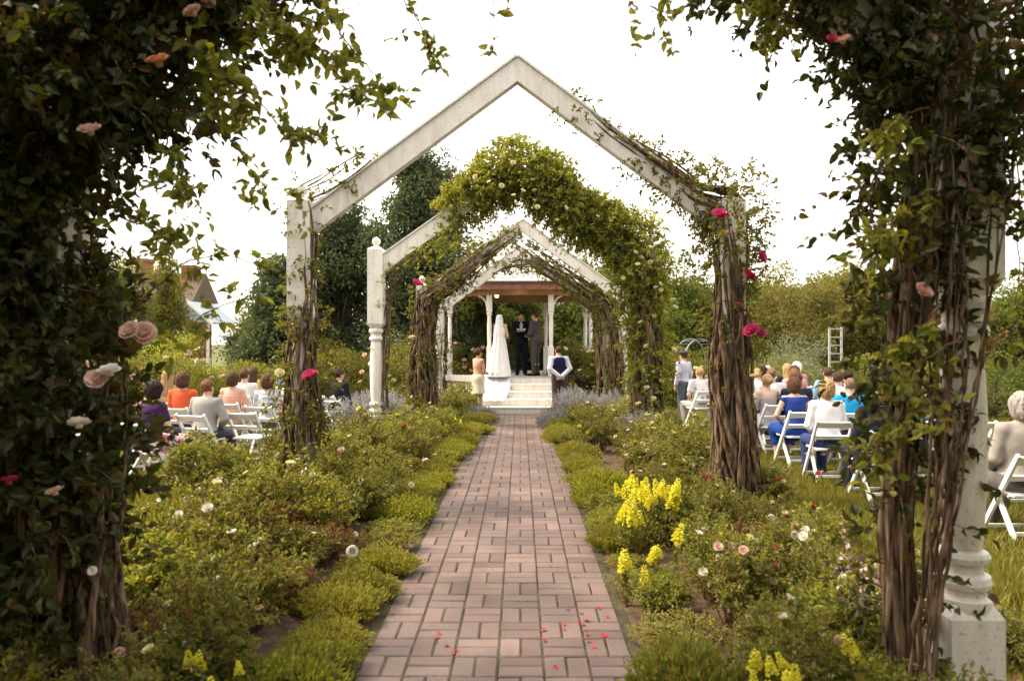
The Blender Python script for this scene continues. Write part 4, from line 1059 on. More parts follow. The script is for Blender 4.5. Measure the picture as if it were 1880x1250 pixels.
GUESTS = [
 (3.86, 9.25, -.04, 'woman with a short blonde bob and white blouse, back to the camera on the right', dict(J='fA', top='long', topc=(.74, .72, .76), botc=(.03, .045, .13), hairst='bob', hairc='blonde', bulk=1.14)),
 (3.92, 10.45, .10, 'woman with brown bobbed hair in a royal blue dress, back to the camera', dict(J='fB', top='none', topc=(.02, .045, .22), bot='skirt', botc=(.015, .05, .24), hairst='bob', hairc='auburn')),
 (3.98, 8.2, .05, 'guest with white curly hair and a black jacket, front row right', dict(J='fA', top='long', topc=(.018, .02, .035), botc=(.02, .02, .04), hairst='curly', hairc='white', bulk=1.14)),
 (4.63, 10.3, .0, 'balding man in a bright turquoise blue shirt', dict(J='mA', top='short', topc=(.01, .27, .55), hairst='crop', hairc='mousy', bulk=1.14)),
 (4.35, 11.55, .04, 'man with short dark hair in a black suit jacket behind the blue dress', dict(J='mA', top='long', topc=(.02, .022, .04), hairst='short', hairc='brown')),
 (3.93, 11.6, .22, 'blonde woman with bare shoulders in a strapless dress, chair end of the row', dict(J='fB', top='strapless', topc=(.35, .30, .30), bot='skirt', botc=(.55, .55, .58), hairst='updo', hairc='blonde')),
 (5.05, 11.6, 0, 'dark-haired man in a cream shirt left of the balding man', dict(J='mB', top='long', topc=(.62, .57, .50), hairst='short', hairc='brown')),
 (5.30, 10.6, -.1, 'brown-haired person in a pale grey shirt right of the balding man', dict(J='mA', top='long', topc=(.45, .45, .48), hairst='short', hairc='auburn')),
 (4.95, 9.3, .1, 'guest in a teal patterned blouse next to the foreground vines', dict(J='fA', top='short', topm=TEALF, hairst='curly', hairc='white', bulk=1.14)),
 (5.55, 9.2, 0, 'grey-haired person in a pale pink top behind the foreground vines', dict(J='fB', top='long', topc=(.60, .45, .46), hairst='bob', hairc='grey')),
 (4.38, 12.8, .0, 'guest with light brown hair and white collar, centre of the rows', dict(J='mA', top='long', topc=(.66, .64, .64), hairst='short', hairc='mousy')),
 (3.86, 12.9, .16, 'guest in a grey print top at the aisle end near the shaggy arch post', dict(J='fA', top='short', topm=GREYF, bot='skirt', botc=(.42, .42, .46), hairst='bob', hairc='mousy')),
 (4.85, 13.0, .0, 'ginger-haired guest in the middle rows', dict(J='fA', top='short', topc=(.40, .16, .12), hairst='bob', hairc='ginger')),
 (4.62, 14.2, 0, 'blond man in a pale blue shirt, far rows', dict(J='mB', top='long', topc=(.40, .46, .58), hairst='short', hairc='blonde')),
 (5.3, 14.2, 0, 'woman with long brown hair in a pink top, far rows', dict(J='fA', top='short', topc=(.60, .30, .32), hairst='long', hairc='brown')),
 (5.75, 12.9, 0, 'man with dark hair in a navy shirt on the far right rows', dict(J='mA', top='short', topc=(.03, .05, .14), hairst='short', hairc='dark')),
 (5.2, 15.4, 0, 'man with grey hair in a white shirt, farthest row on the right', dict(J='mA', top='long', topc=(.62, .62, .62), hairst='crop', hairc='grey')),
 (3.62, 14.8, .35, 'blond child-faced guest in a floral white shirt seen between the two rose-covered posts', dict(J='mA', top='short', topm=FLOR, botc=(.42, .40, .36), hairst='short', hairc='blonde')),
 (4.45, 6.55, .0, 'grey-pink haired guest in a grey cardigan cut by the right edge of the picture', dict(J='fA', top='long', topc=(.30, .27, .25), botc=(.12, .10, .10), hairst='curly', hairc='grey', bulk=1.14)),
 (5.35, 7.6, .0, 'guest in a dark red jumper at the right edge of the picture', dict(J='mA', top='long', topc=(.20, .05, .04), hairst='crop', hairc='grey')),
 (4.15, 13.9, .05, 'silver-haired man in a beige jacket, back rows near the aisle', dict(J='mA', top='long', topc=(.45, .38, .28), hairst='crop', hairc='grey')),
 (4.95, 15.0, .05, 'brunette woman in a red top, back rows', dict(J='fA', top='short', topc=(.35, .03, .04), hairst='curly', hairc='dark')),
 (5.55, 15.2, 0, 'long-haired blonde woman in a black top, back rows', dict(J='fB', top='short', topc=(.02, .02, .03), hairst='long', hairc='blonde')),
 (4.25, 15.6, .1, 'woman with a ginger bob and lilac top, back row near the aisle', dict(J='fA', top='long', topc=(.42, .36, .50), hairst='bob', hairc='ginger')),
 (5.9, 14.0, 0, 'man in a sky blue shirt at the far right of the back rows', dict(J='mB', top='long', topc=(.25, .38, .55), hairst='short', hairc='brown')),
 (5.85, 10.9, 0, 'dark-haired woman in a white blouse behind the foreground leaves', dict(J='fA', top='long', topc=(.6, .58, .58), hairst='bob', hairc='dark')),
 (6.1, 16.2, 0, 'white-haired woman in a pink jacket, last row', dict(J='fA', top='long', topc=(.5, .25, .28), hairst='curly', hairc='white')),
 (4.72, 9.45, .0, 'guest with long dark hair and a cream shawl beside the blonde bob', dict(J='fB', top='long', topc=(.55, .50, .42), hairst='long', hairc='brown')),
 # left side
 (-4.45, 14.0, -.1, 'grey-haired man in a blue shirt in the back left rows', dict(J='mA', top='short', topc=(.15, .25, .45), hairst='crop', hairc='grey')),
 (-5.35, 14.6, -.1, 'brunette in a yellow top in the back left rows', dict(J='fA', top='short', topc=(.5, .4, .12), hairst='long', hairc='brown')),
 (-3.75, 12.2, -.2, 'woman with a brown bob and rose pink top near the big arch post', dict(J='fB', top='short', topc=(.5, .22, .25), hairst='bob', hairc='brown')),
 (-5.1, 9.9, -.3, 'man in a tan jacket beside the ginger-haired guest', dict(J='mB', top='long', topc=(.35, .25, .15), hairst='short', hairc='mousy')),
 (-4.52, 8.9, -.5, 'guest in a dark purple top and pink floral skirt on the nearest left chair', dict(J='fB', top='short', topc=(.05, .015, .08), bot='skirt', hairst='bob', hairc='dark', botm=PINKF)),
 (-4.30, 9.9, -.25, 'grey-jacketed guest with reddish hair leaning on a white chair', dict(J='mB', top='long', topc=(.30, .29, .28), hairst='short', hairc='ginger', bulk=1.14)),
 (-5.05, 10.9, -.1, 'guest in an orange-red top behind the grey jacket', dict(J='fA', top='short', topc=(.58, .10, .04), hairst='bob', hairc='auburn')),
 (-3.88, 11.2, -.15, 'auburn-haired guest in a blue print top left of the big arch post', dict(J='fA', top='short', topm=GREYF, topc=(.2, .3, .45), hairst='bob', hairc='auburn')),
 (-4.62, 11.7, -.1, 'brown-haired guest with bare peach shoulders in the left rows', dict(J='fA', top='strapless', topc=(.6, .32, .24), bot='skirt', botc=(.5, .3, .25), hairst='bob', hairc='brown')),
 (-4.12, 12.9, -.1, 'white-haired guest close to the left of the big arch post', dict(J='fA', top='long', topc=(.60, .62, .60), hairst='curly', hairc='white')),
 (-5.75, 11.9, -.1, 'blonde guest in a tan top at the far left of the rows', dict(J='fA', top='short', topc=(.42, .26, .14), hairst='long', hairc='blonde')),
 (-5.0, 13.2, -.1, 'man in a white shirt in the back left rows', dict(J='mA', top='long', topc=(.6, .6, .6), hairst='short', hairc='brown')),
 (-3.30, 13.3, -.7, 'dark-haired guest in a black jacket, just left of the bare white post', dict(J='mA', top='long', topc=(.012, .012, .02), hairst='short', hairc='dark')),
 (-5.6, 9.6, -.3, 'guest in a cream cardigan partly hidden by the left foreground leaves', dict(J='fB', top='long', topc=(.55, .48, .38), hairst='bob', hairc='brown')),
]
for i, (x, d, rz, lb, kw) in enumerate(GUESTS):
    kw = dict(kw); bm = kw.pop('botm', None)
    s = sitter(lb, (x, d, 0), rz, scale=[.95, .93, .97, .94][i % 4], **kw)
    if bm:
        for c in s.children:
            if c.name.startswith('skirt'): c.material_slots[0].material = bm
    chair('white folding chair under the ' + ' '.join(lb.replace(',', '').split()[:11]), (x, d, 0), rz)
chair('empty white folding chair nearest the camera on the left lawn', (-4.75, 8.0, 0), -.3)
chair('empty white folding chair beside the dark-haired person in black', (-3.05, 12.3, 0), -.4)
chair('empty white folding chair at the near end of the left rows beside the lavender', (-3.75, 10.2, 0), -.2)

# =================================================================== WEDDING PARTY
SUIT = cloth('black_suit', (.008, .008, .013)); GREYS = cloth('grey_brown_suit', (.07, .058, .055))
# officiant
J = pose('stand', -.02, 'book', False)
t = thing('person', 'officiant in a black suit holding an open book in the gazebo', 'person', (at(957, 0, 20.0)[0], 20.0, FL), math.pi, 'wedding party', 1.0)
obj('body', body(J, .008), SK['tan'], t, smooth=True)
obj('shirt', shirt(J, 'none', .012, .010), cloth('white_cotton', (.72, .72, .74)), t, smooth=True)
S = Sdf(*bounds(J), .010); torso(S, J, .026)
for n in 'lr':
    S.cap(J['nec'] - (0, 0, .04), J['sh'+n], .05, .075, .03); S.cap(J['sh'+n], J['el'+n], .075, .062, .03); S.cap(J['el'+n], J['wr'+n]*.92 + J['el'+n]*.08, .06, .046, .02)
S.ell(J['che'] + (0, .16, .06), (.045, .10, .13), 0, sub=True); S.cut_above(J['nec'][2] - .005); S.cut_below(J['pel'][2] - .14)
obj('jacket', S.geo(), SUIT, t, smooth=True)
g = Geo(); c = J['che']; g.bar(c + (0, .128, -.10), c + (0, .118, .10), .05, .012, (0, 1, 0)); g.bar(c + (0, .118, .10), c + (0, .085, .16), .035, .02, (0, 1, 0)); obj('necktie', g, cloth('pale_tie', (.45, .47, .55)), t)
obj('trousers', trousers(J), SUIT, t, smooth=True); obj('shoe', shoes(J), SUIT, t, smooth=True); obj('hair', hair(J, 'short'), HR['dark'], t, smooth=True); eyes(t, J)
bk = thing('open_book', 'small open book with white pages held by the officiant', 'book', (t.location[0], 20.0 - .36, FL + 1.225), 0)
for s in (-1, 1):
    g = Geo(); g.add([(0,-.085,0),(s*.12,-.085,.03),(s*.12,.085,.045),(0,.085,.015),(0,-.085,.012),(s*.115,-.08,.044),(s*.115,.08,.059),(0,.08,.027)], [(0,1,2,3),(7,6,5,4),(0,4,5,1),(1,5,6,2),(2,6,7,3),(3,7,4,0)]); obj('page', g, cloth('paper', (.75, .76, .78)), bk)
g = Geo(); g.bar((-.125, 0, .012), (.125, 0, .012), .18, .006); obj('cover', g, SUIT, bk)
# groom
J = pose('stand', 0, 'front', False)
t = thing('person', 'groom in a grey-brown suit, standing right of the officiant and turned to the bride', 'person', (at(983, 0, 19.75)[0], 19.75, FL), R(62), 'wedding party', 1.0)
obj('body', body(J, .009), SK['fair'], t, smooth=True)
S = Sdf(*bounds(J), .010); torso(S, J, .026)
for n in 'lr':
    S.cap(J['nec'] - (0, 0, .04), J['sh'+n], .05, .075, .03); S.cap(J['sh'+n], J['el'+n], .075, .062, .03); S.cap(J['el'+n], J['wr'+n]*.92 + J['el'+n]*.08, .06, .046, .02)
S.cut_above(J['nec'][2] - .005); S.cut_below(J['pel'][2] - .14)
obj('jacket', S.geo(), GREYS, t, smooth=True); obj('trousers', trousers(J), GREYS, t, smooth=True); obj('shoe', shoes(J), SUIT, t, smooth=True); obj('hair', hair(J, 'short'), HR['brown'], t, smooth=True)
# bride: gown, veil, train down the steps
J = pose('stand', 0, 'front', True)
bx = at(918, 0, 19.35)[0]
t = thing('person', 'bride in a long white gown and veil at the top of the gazebo steps', 'person', (bx, 19.35, FL), R(-28), 'wedding party', .94)
obj('body', body(J, .009), SK['fair'], t, smooth=True)
GOWN = cloth('white_satin', (.80, .79, .78), (.86, .85, .84)); 
def folds(rings, n=72, nf=9, rng=np.random.default_rng(5)):
    """rings: (z, rx, ry, cx, cy, fold)"""
    a = np.linspace(0, 2*np.pi, n, endpoint=False); V = []
    ph = rng.uniform(0, 6.28, 3)
    for z, rx, ry, cx, cy, f in rings:
        k = 1 + f*(np.sin(nf*a + ph[0]) *.6 + np.sin((nf+4)*a + ph[1])*.4)
        V.append(np.stack([cx + rx*k*np.cos(a), cy + ry*k*np.sin(a), np.full(n, z)], 1))
    m = len(rings); V = np.concatenate(V); i = np.arange(m*n).reshape(m, n); j = np.roll(i, -1, 1)
    g = Geo(); g.add(V, np.stack([i[:-1], j[:-1], j[1:], i[1:]], -1).reshape(-1, 4)); return g
g = folds([(.012, .34, .38, 0, -.10, .06), (.10, .34, .40, 0, -.09, .06), (.35, .29, .33, 0, -.06, .05), (.65, .235, .24, 0, -.03, .04), (.88, .20, .17, 0, -.01, .02), (1.0, .178, .135, 0, 0, .0), (1.10, .145, .118, 0, 0, 0), (1.2, .155, .125, 0, .005, 0), (1.32, .17, .14, 0, .012, 0), (1.38, .165, .13, 0, .008, 0), (1.385, .15, .115, 0, .008, 0)])
obj('gown', g, GOWN, t, smooth=True)
VEIL = cloth('white_tulle', (.82, .82, .82), (.88, .88, .88))
c = J['hea']; n = 40; V = []
rings = [(c[2]+.125, .02), (c[2]+.118, .06), (c[2]+.09, .092), (c[2]+.03, .105), (c[2]-.10, .115), (c[2]-.28, .155), (c[2]-.55, .165), (c[2]-.85, .20), (.45, .27), (.12, .35)]
for z, r in rings:
    a = np.linspace(R(172), R(368), n); k = 1 + .07*np.sin(a*11) * min(1, (c[2]+.13-z)*2)
    V.append(np.stack([r*.88*k*np.cos(a), -.02 + r*1.25*k*np.sin(a) - max(0, (1.2-z))*.06, np.full(n, z)], 1))
V = np.concatenate(V); i = np.arange(len(rings)*n).reshape(len(rings), n)
g = Geo(); g.add(V, np.stack([i[:-1, :-1], i[:-1, 1:], i[1:, 1:], i[1:, :-1]], -1).reshape(-1, 4)); obj('veil', g, VEIL, t, smooth=True)
obj('hair', hair(J, 'updo'), HR['brown'], t, smooth=True)
# train lies over the steps
nu, nv = 40, 28; V = []
for iu in range(nu):
    u = iu/(nu-1); y = 19.46 - u*1.18
    st_ = max(0, math.ceil((GD - y)/TR - 1e-6)) if y < GD else 0
    zf = FL - RIS*min(4, ((GD - y)/TR + .35)) if y < GD else FL
    zf = max(zf, FL - RIS*min(4, st_)) + .02
    for iv in range(nv):
        v = iv/(nv-1)*2-1; wd = .33 + .10*math.sin(u*math.pi*.75)
        V.append((bx - .07 - .10*u + v*wd*(1 - .25*u*u), y + .06*(1-v*v)*-u, zf + (.03 + .10*max(0, 1-u*5) + .022*math.sin(v*9 + u*3) + .012*math.sin(v*17))*(1 - v*v*.8) * (1.0 - .4*u)))
V = np.array(V); i = np.arange(nu*nv).reshape(nu, nv)
g = Geo(); g.add(V, np.stack([i[:-1, :-1], i[:-1, 1:], i[1:, 1:], i[1:, :-1]], -1).reshape(-1, 4))
mi = (Matrix.Translation((bx, 19.35, FL)) @ Matrix.Rotation(R(-28), 4, 'Z') @ Matrix.Scale(.94, 4)).inverted()
A = np.array(mi); g.v = [(g.v[0] @ A[:3, :3].T + A[:3, 3]).astype(np.float32)]
obj('train', g, GOWN, t, smooth=True)
# bouquet
hp = np.array([0.0, .30, 1.03])*.94; cr_, sr_ = math.cos(R(-28)), math.sin(R(-28))
bt = thing('bouquet', 'round bouquet of white and blush flowers held by the bride', 'bouquet', (bx + hp[0]*cr_ - hp[1]*sr_, 19.35 + hp[0]*sr_ + hp[1]*cr_, FL + hp[2] + .04))
rb = np.random.default_rng(8)
for i in range(16):
    u = unit(rb.normal(size=3)); u[2] = abs(u[2])*.8; bloom('fl_white' if i % 3 else 'fl_blush', .042, bt, tuple(u*.085), rb, 'flower')
g = Geo(); pp = unit(rb.normal(size=(90, 3)))*.09; g.leaves(pp, pp, .06, rb, .5); obj('leaves', g, M['leaf_bush'], bt)
g = Geo(); g.lathe([(.018, -.19), (.022, -.1), (.03, -.02), (.06, .02)], n=10); obj('stems', g, M['stem'], bt)
# bridesmaid
J = pose('stand', 0, 'front', True)
t = thing('person', 'bridesmaid in a short pale peach dress standing at the left foot of the steps', 'person', (at(878, 0, 17.75)[0], 17.75, 0), R(-50), 'wedding party', .93)
obj('body', body(J, .009), SK['tan'], t, smooth=True)
obj('bodice', shirt(J, 'none', .010, .012, low=.08, hem=J['pel'][2]), cloth('peach_satin', (.66, .36, .25)), t, smooth=True)
obj('skirt', skirt(J, .56, flare=1.0), cloth('pale_champagne_cloth', (.66, .60, .46)), t, smooth=True)
obj('hair', hair(J, 'updo', seed=4), HR['auburn'], t, smooth=True); obj('shoe', shoes(J), cloth('peach_shoe', (.6, .3, .22)), t, smooth=True)
# groomsman, hands behind the back, waistcoat over shirt
J = pose('stand', .03, 'back', False)
t = thing('person', 'groomsman in white shirt and navy waistcoat, hands behind his back, right of the steps', 'person', (at(1026, 0, 17.9)[0], 17.9, 0), R(14), 'wedding party', .96)
obj('body', body(J, .009), SK['fair'], t, smooth=True)
obj('shirt', shirt(J, 'long', .010, .016), cloth('pale_shirt_cotton', (.66, .66, .74)), t, smooth=True)
S = Sdf(*bounds(J), .010); torso(S, J, .024)
for s in (-1, 1): S.ell(J['che'] + (s*.235, 0, .10), (.075, .2, .2), 0, sub=True)
S.cut_above(J['nec'][2] - .02); S.cut_below(J['pel'][2] + .02); obj('waistcoat', S.geo(), cloth('navy_satin', (.015, .015, .06)), t, smooth=True)
obj('trousers', trousers(J), cloth('brown_grey_trousers', (.07, .05, .05)), t, smooth=True); obj('shoe', shoes(J), SUIT, t, smooth=True); obj('hair', hair(J, 'short', seed=6), HR['brown'], t, smooth=True)
# boy with a flat cap
J = pose('stand', 0, 'down', False)
t = thing('person', 'boy in a flat cap and pale grey shirt standing right of the third arch', 'person', (at(1254, 0, 16.4)[0], 16.4, 0), R(40), 'wedding party', .90)
obj('body', body(J, .010), SK['fair'], t, smooth=True); obj('shirt', shirt(J, 'long', .012), cloth('pale_lilac_shirt', (.45, .43, .52)), t, smooth=True)
obj('trousers', trousers(J), cloth('slate_trousers', (.10, .11, .15)), t, smooth=True); obj('shoe', shoes(J), SUIT, t, smooth=True); obj('hair', hair(J, 'short', seed=9), HR['brown'], t, smooth=True)
g = Geo(); c = J['hea']; g.lathe([(.100, .055), (.112, .075), (.110, .10), (.085, .125), (.03, .135)], c + (0, -.012, 0), 18, 1, 1.12); g.box(tuple(c + (-.06, .09, .055)), tuple(c + (.06, .165, .066)), .004); obj('flat_cap', g, cloth('dark_tweed', (.05, .05, .06)), t, smooth=True)
# =================================================================== GARDEN PLANTS
def shrub_mesh(kind, seed):
    """returns dict part -> (mesh, material key) and bloom positions"""
    r = np.random.default_rng(seed); out = {}; g = Geo()
    if kind == 'mound':           # low dense upright edging, radius ~.3, height ~.24
        n = 900; a = r.uniform(0, 6.28, n); q = np.sqrt(r.uniform(0, 1, n)) * .30
        lump = 1 + .22*np.sin(3*a + seed) + .12*np.sin(7*a)
        x, y = q*np.cos(a)*lump, q*np.sin(a)*lump; h = .19*(1 - (q/.34)**2)**.5 * r.uniform(.55, 1.1, n) + .03
        st = np.stack([x*.5, y*.5, np.zeros(n)], 1); tip = np.stack([x*1.05, y*1.05, h], 1)
        P = np.stack([st, (st+tip)/2 + [0, 0, .02], tip], 1); g.tubes(P[::3], .0016, .001, 3); out['stem'] = (g, 'stem')
        g = Geo(); m = 9; t_ = r.uniform(.35, 1.05, (n, m, 1)); lp = (st[:, None]*(1-t_) + tip[:, None]*t_).reshape(-1, 3) + r.normal(0, .009, (n*m, 3))
        ld = np.repeat((tip-st), m, 0)*2.2 + r.normal(0, .16, (n*m, 3)) + [0, 0, .1]
        lp[:, 2] = np.maximum(lp[:, 2], .01); g.leaves(lp, ld, r.uniform(.018, .038, len(lp)), r, .38); out['foliage'] = (g, 'leaf_thyme'); bl = []
    elif kind in ('rose', 'perennial', 'sprawl'):
        ns, H, W = {'rose': (42, .62, .42), 'perennial': (60, .46, .34), 'sprawl': (70, .34, .50)}[kind]
        a = r.uniform(0, 6.28, ns); q = r.uniform(.2, 1, ns)*W; h = H*r.uniform(.55, 1.15, ns)*(1 - .35*(q/W)**2)
        base = np.stack([.08*np.cos(a), .08*np.sin(a), np.zeros(ns)], 1); tip = np.stack([q*np.cos(a), q*np.sin(a), h], 1)
        s = np.linspace(0, 1, 7)[None, :, None]; P = base[:, None]*(1-s) + tip[:, None]*s + np.array([0, 0, .12])*np.sin(s*np.pi) + r.normal(0, .008, (ns, 7, 3)); P[:, 0, 2] = 0
        g.tubes(P, .006, .002, 4); 
        k = 8 if kind != 'perennial' else 7
        u = r.uniform(.22, 1, (ns, k)); fi = (u*6).astype(int).clip(0, 5); fr = (u*6 - fi)[..., None]
        I = np.arange(ns)[:, None]; sp = (P[I, fi]*(1-fr) + P[I, fi+1]*fr).reshape(-1, 3)
        dr = np.repeat(unit(tip - base), k, 0)*.5 + r.normal(0, .6, (ns*k, 3)) + [0, 0, .25]
        lp, ld, tw = sprigs(sp, dr, r.uniform(.07, .20, ns*k), 10, r, droop=.1)
        g.tubes(tw, .0022, .001, 3); out['stem'] = (g, 'twig' if kind != 'perennial' else 'stem')
        ok = lp[:, 2] > .01; g = Geo(); g.leaves(lp[ok], ld[ok], r.uniform(.022, .048, ok.sum()), r, .55); out['foliage'] = (g, 'leaf_bush')
        bl = [tuple(tip[i] + [0, 0, .02]) for i in r.permutation(ns)[:8]]
    elif kind == 'catmint':
        n = 150; a = r.uniform(0, 6.28, n); q = r.uniform(.1, 1, n)*.42; h = r.uniform(.5, .85, n)*(1 - .3*(q/.42)**2)
        base = np.stack([.12*np.cos(a), .12*np.sin(a), np.zeros(n)], 1); tip = np.stack([q*np.cos(a), q*np.sin(a), h], 1)
        s = np.linspace(0, 1, 6)[None, :, None]; P = base[:, None]*(1-s) + tip[:, None]*s + np.array([0, 0, .10])*np.sin(s*np.pi); g.tubes(P, .003, .0015, 3); out['stem'] = (g, 'stem')
        g = Geo(); m = 22; t_ = r.uniform(.05, .72, (n, m, 1)); lp = (base[:, None]*(1-t_) + tip[:, None]*t_ + np.array([0, 0, .10])*np.sin(t_*np.pi)).reshape(-1, 3); g.leaves(lp, r.normal(0, .5, lp.shape) + [0, 0, .3], r.uniform(.02, .045, len(lp)), r, .4); out['foliage'] = (g, 'leaf_grey')
        g = Geo(); m = 26; t_ = r.uniform(.66, 1.04, (n, m, 1)); lp = (base[:, None]*(1-t_) + tip[:, None]*t_ + np.array([0, 0, .10])*np.sin(t_*np.pi)).reshape(-1, 3) + r.normal(0, .007, (n*m, 3)); g.leaves(lp, r.normal(0, 1, lp.shape), .017, r, .7); out['flower_spike'] = (g, 'fl_lilac'); bl = []
    elif kind == 'silver':
        n = 700; u = unit(r.normal(size=(n, 3))); u[:, 2] = abs(u[:, 2]); st = u*np.array([.34, .30, .20])*r.uniform(.4, 1, (n, 1))
        lp, ld, tw = sprigs(st, u + [0, 0, .4], .10, 10, r, droop=.05); g.tubes(tw, .002, .001, 3); out['stem'] = (g, 'stem'); g = Geo(); g.leaves(lp, ld, r.uniform(.015, .03, len(lp)), r, .35); out['foliage'] = (g, 'leaf_silver'); bl = []
    elif kind == 'grassy':
        n = 420; a = r.uniform(0, 6.28, n); q = r.uniform(.1, 1, n)*.30; h = r.uniform(.3, .7, n)
        base = np.stack([.07*np.cos(a), .07*np.sin(a), np.zeros(n)], 1); tip = np.stack([q*np.cos(a), q*np.sin(a), h], 1)
        g = Geo(); g.leaves(base, tip-base, h*1.1, r, .035, hi=True, curl=.25, fold=.02); out['foliage'] = (g, 'leaf_bush'); bl = []
    for k_ in list(out):
        gg, mk = out[k_]; me = gg.mesh(k_); me.materials.append(M[mk]); out[k_] = me
    return out, bl
PROTO = {}
def proto(kind, v):
    if (kind, v) not in PROTO: PROTO[(kind, v)] = shrub_mesh(kind, v*17 + len(kind))
    return PROTO[(kind, v)]
gr = np.random.default_rng(77)
def plant(kind, loc, label, cat, group, name, scale=1.0, blooms=None, nb=0, leaf=None, brad=.035, v=None, zs=1.0):
    parts, bl = proto(kind, v if v is not None else int(gr.integers(0, 3)))
    sc = (scale*gr.uniform(.9, 1.1), scale*gr.uniform(.9, 1.1), scale*zs)
    t = thing(name, label, cat, loc, gr.uniform(0, 6.28), group, sc)
    for k, me in parts.items():
        o = bpy.data.objects.new(k, me); COL.objects.link(o); o.parent = t
        if k == 'foliage' and leaf: o.material_slots[0].link = 'OBJECT'; o.material_slots[0].material = M[leaf]
    for i in range(min(nb, len(bl))):
        kd = blooms[int(gr.integers(0, len(blooms)))]
        b = bloom(kd, brad, t, bl[i], gr, 'flower'); b.rotation_euler[2] = gr.uniform(-.8, .8) - t.rotation_euler[2]; b.scale = (1, 1, 1/ zs)
    return t

# edging mounds
for side, x0, sgn in (('left', -1.10, -1), ('right', .84, 1)):
    y = 3.05; i = 0
    while y < 17.0 and i < 30:
        kind = 'silver' if (side == 'right' and y > 14.6) or (side == 'left' and y > 16.1) else 'mound'
        if kind == 'mound' and gr.uniform() < .36: kind = ['perennial', 'sprawl'][int(gr.integers(0, 2))]
        sc = gr.uniform(.75, 1.15) * {'mound': 1.0, 'silver': 1.15, 'perennial': .62, 'sprawl': .52}[kind]
        xx = x0 + sgn*gr.uniform(-.04, .10) - (sgn*.20*min(1, max(0, (y-8)/6)))*(1 if side == 'left' else .4)
        plant(kind, (xx, y, 0.01), f'{ORD[i]} low ' + ('silvery grey mound' if kind == 'silver' else 'yellow-green edging clump') + f' along the {side} path edge, counting from the camera', 'edging plant', 'low edging plants along the path', 'edging_plant', sc, leaf=['leaf_thyme', 'leaf_bush', 'leaf_thyme', 'leaf_lime'][int(gr.integers(0, 4))] if kind != 'silver' else None, zs=gr.uniform(.85, 1.35) * (1 if kind in ('mound', 'silver') else .62))
        y += gr.uniform(.34, .60); i += 1
plant('silver', (.86, 16.5, .01), 'dark-bottomed silvery grey mound spilling onto the path at the right foot of the steps', 'edging plant', 'low edging plants along the path', 'edging_plant', 1.25, v=1)
# second and third rows
CF = {'rose': 'leafy rose bush', 'perennial': 'leafy green perennial', 'sprawl': 'sprawling brown-stemmed shrub', 'catmint': 'lilac-spiked catmint', 'grassy': 'clump of arching grassy leaves'}
cnt = {}
def row(side, x0, x1, ys, ye, step, kinds, smin, smax, bl, grp, lay):
    y = ys
    while y < ye:
        kind = kinds(y)
        x = gr.uniform(x0, x1)
        if any(abs(y - A_[0]) < .22 and abs(x - px_) < .16 for A_ in ARCH for px_ in (A_[1], A_[2])): y += .2
        key = (side, lay, CF[kind]); i = cnt.get(key, 0); cnt[key] = i + 1
        nb = 0 if kind in ('catmint', 'grassy') else int(gr.integers(3, 9))
        lf = None if kind == 'catmint' else ['leaf_bush', 'leaf_olive', 'leaf_lime', 'leaf_bush', 'leaf_red' if kind == 'sprawl' else 'leaf_bush'][int(gr.integers(0, 5))]
        plant(kind, (x, y, .01), f'{ORD[min(i, 29)]} {CF[kind]} counting from the camera, {lay} of the {side} bed', 'shrub' if kind in ('rose', 'sprawl') else 'plant', grp, {'rose': 'rose_bush', 'perennial': 'garden_plant', 'sprawl': 'low_shrub', 'catmint': 'catmint', 'grassy': 'ornamental_grass'}[kind], gr.uniform(smin, smax), bl, nb, lf, brad=.033)
        y += step * gr.uniform(.8, 1.2)
WB = ['fl_white', 'fl_white', 'fl_blush', 'fl_cream']
def k2(y): return ['rose', 'perennial', 'sprawl', 'rose', 'perennial'][int(gr.integers(0, 5))]
def k3(y): return ['rose', 'perennial', 'rose', 'grassy' if y > 10 else 'sprawl', 'rose'][int(gr.integers(0, 5))]
def kl(y): return 'catmint' if gr.uniform() < (.33 if y > 10.5 else .05) else k2(y)
row('left', -1.75, -1.55, 3.0, 9, .46, k2, .68, .95, WB, 'bed plants left of the path', 'middle')
row('left', -2.2, -1.95, 3.0, 8.0, .44, k3, .85, 1.15, WB, 'bed plants left of the path', 'back')
row('left', -2.75, -2.5, 3.3, 9, .45, k3, .72, .98, WB, 'bed plants left of the path', 'outer edge')
row('left', -1.8, -1.4, 9, 17.2, .62, k2, .75, 1.1, WB + ['fl_yellow', 'fl_pink'], 'bed plants left of the path', 'far middle')
row('left', -2.8, -2.1, 8.6, 17.5, .5, kl, .9, 1.2, WB, 'bed plants left of the path', 'far back')
row('left', -3.3, -2.8, 9.5, 16, .7, kl, .85, 1.15, WB, 'bed plants left of the path', 'far outer edge')
row('right', 1.25, 1.5, 3.0, 9, .46, k2, .60, .85, WB, 'bed plants right of the path', 'middle')
row('right', 1.6, 2.0, 3.0, 8.0, .42, k2, .68, .95, WB + ['fl_pink'], 'bed plants right of the path', 'back')
row('right', 2.3, 2.75, 4.0, 9, .5, k2, .5, .75, WB + ['fl_red'], 'bed plants right of the path', 'outer edge')
row('right', 1.2, 1.7, 9, 17.4, .62, k2, .7, 1.0, WB + ['fl_yellow'], 'bed plants right of the path', 'far middle')
row('right', 1.7, 2.0, 8.3, 17.5, .5, kl, .8, 1.1, WB + ['fl_cream'], 'bed plants right of the path', 'far back')
row('right', 2.4, 2.9, 9.2, 16, .7, k2, .75, 1.0, WB, 'bed plants right of the path', 'far outer edge')
row('right', 1.0, 1.5, 14.9, 17.5, .5, lambda y: 'catmint', .75, 1.0, WB, 'catmint near the gazebo steps', 'front')
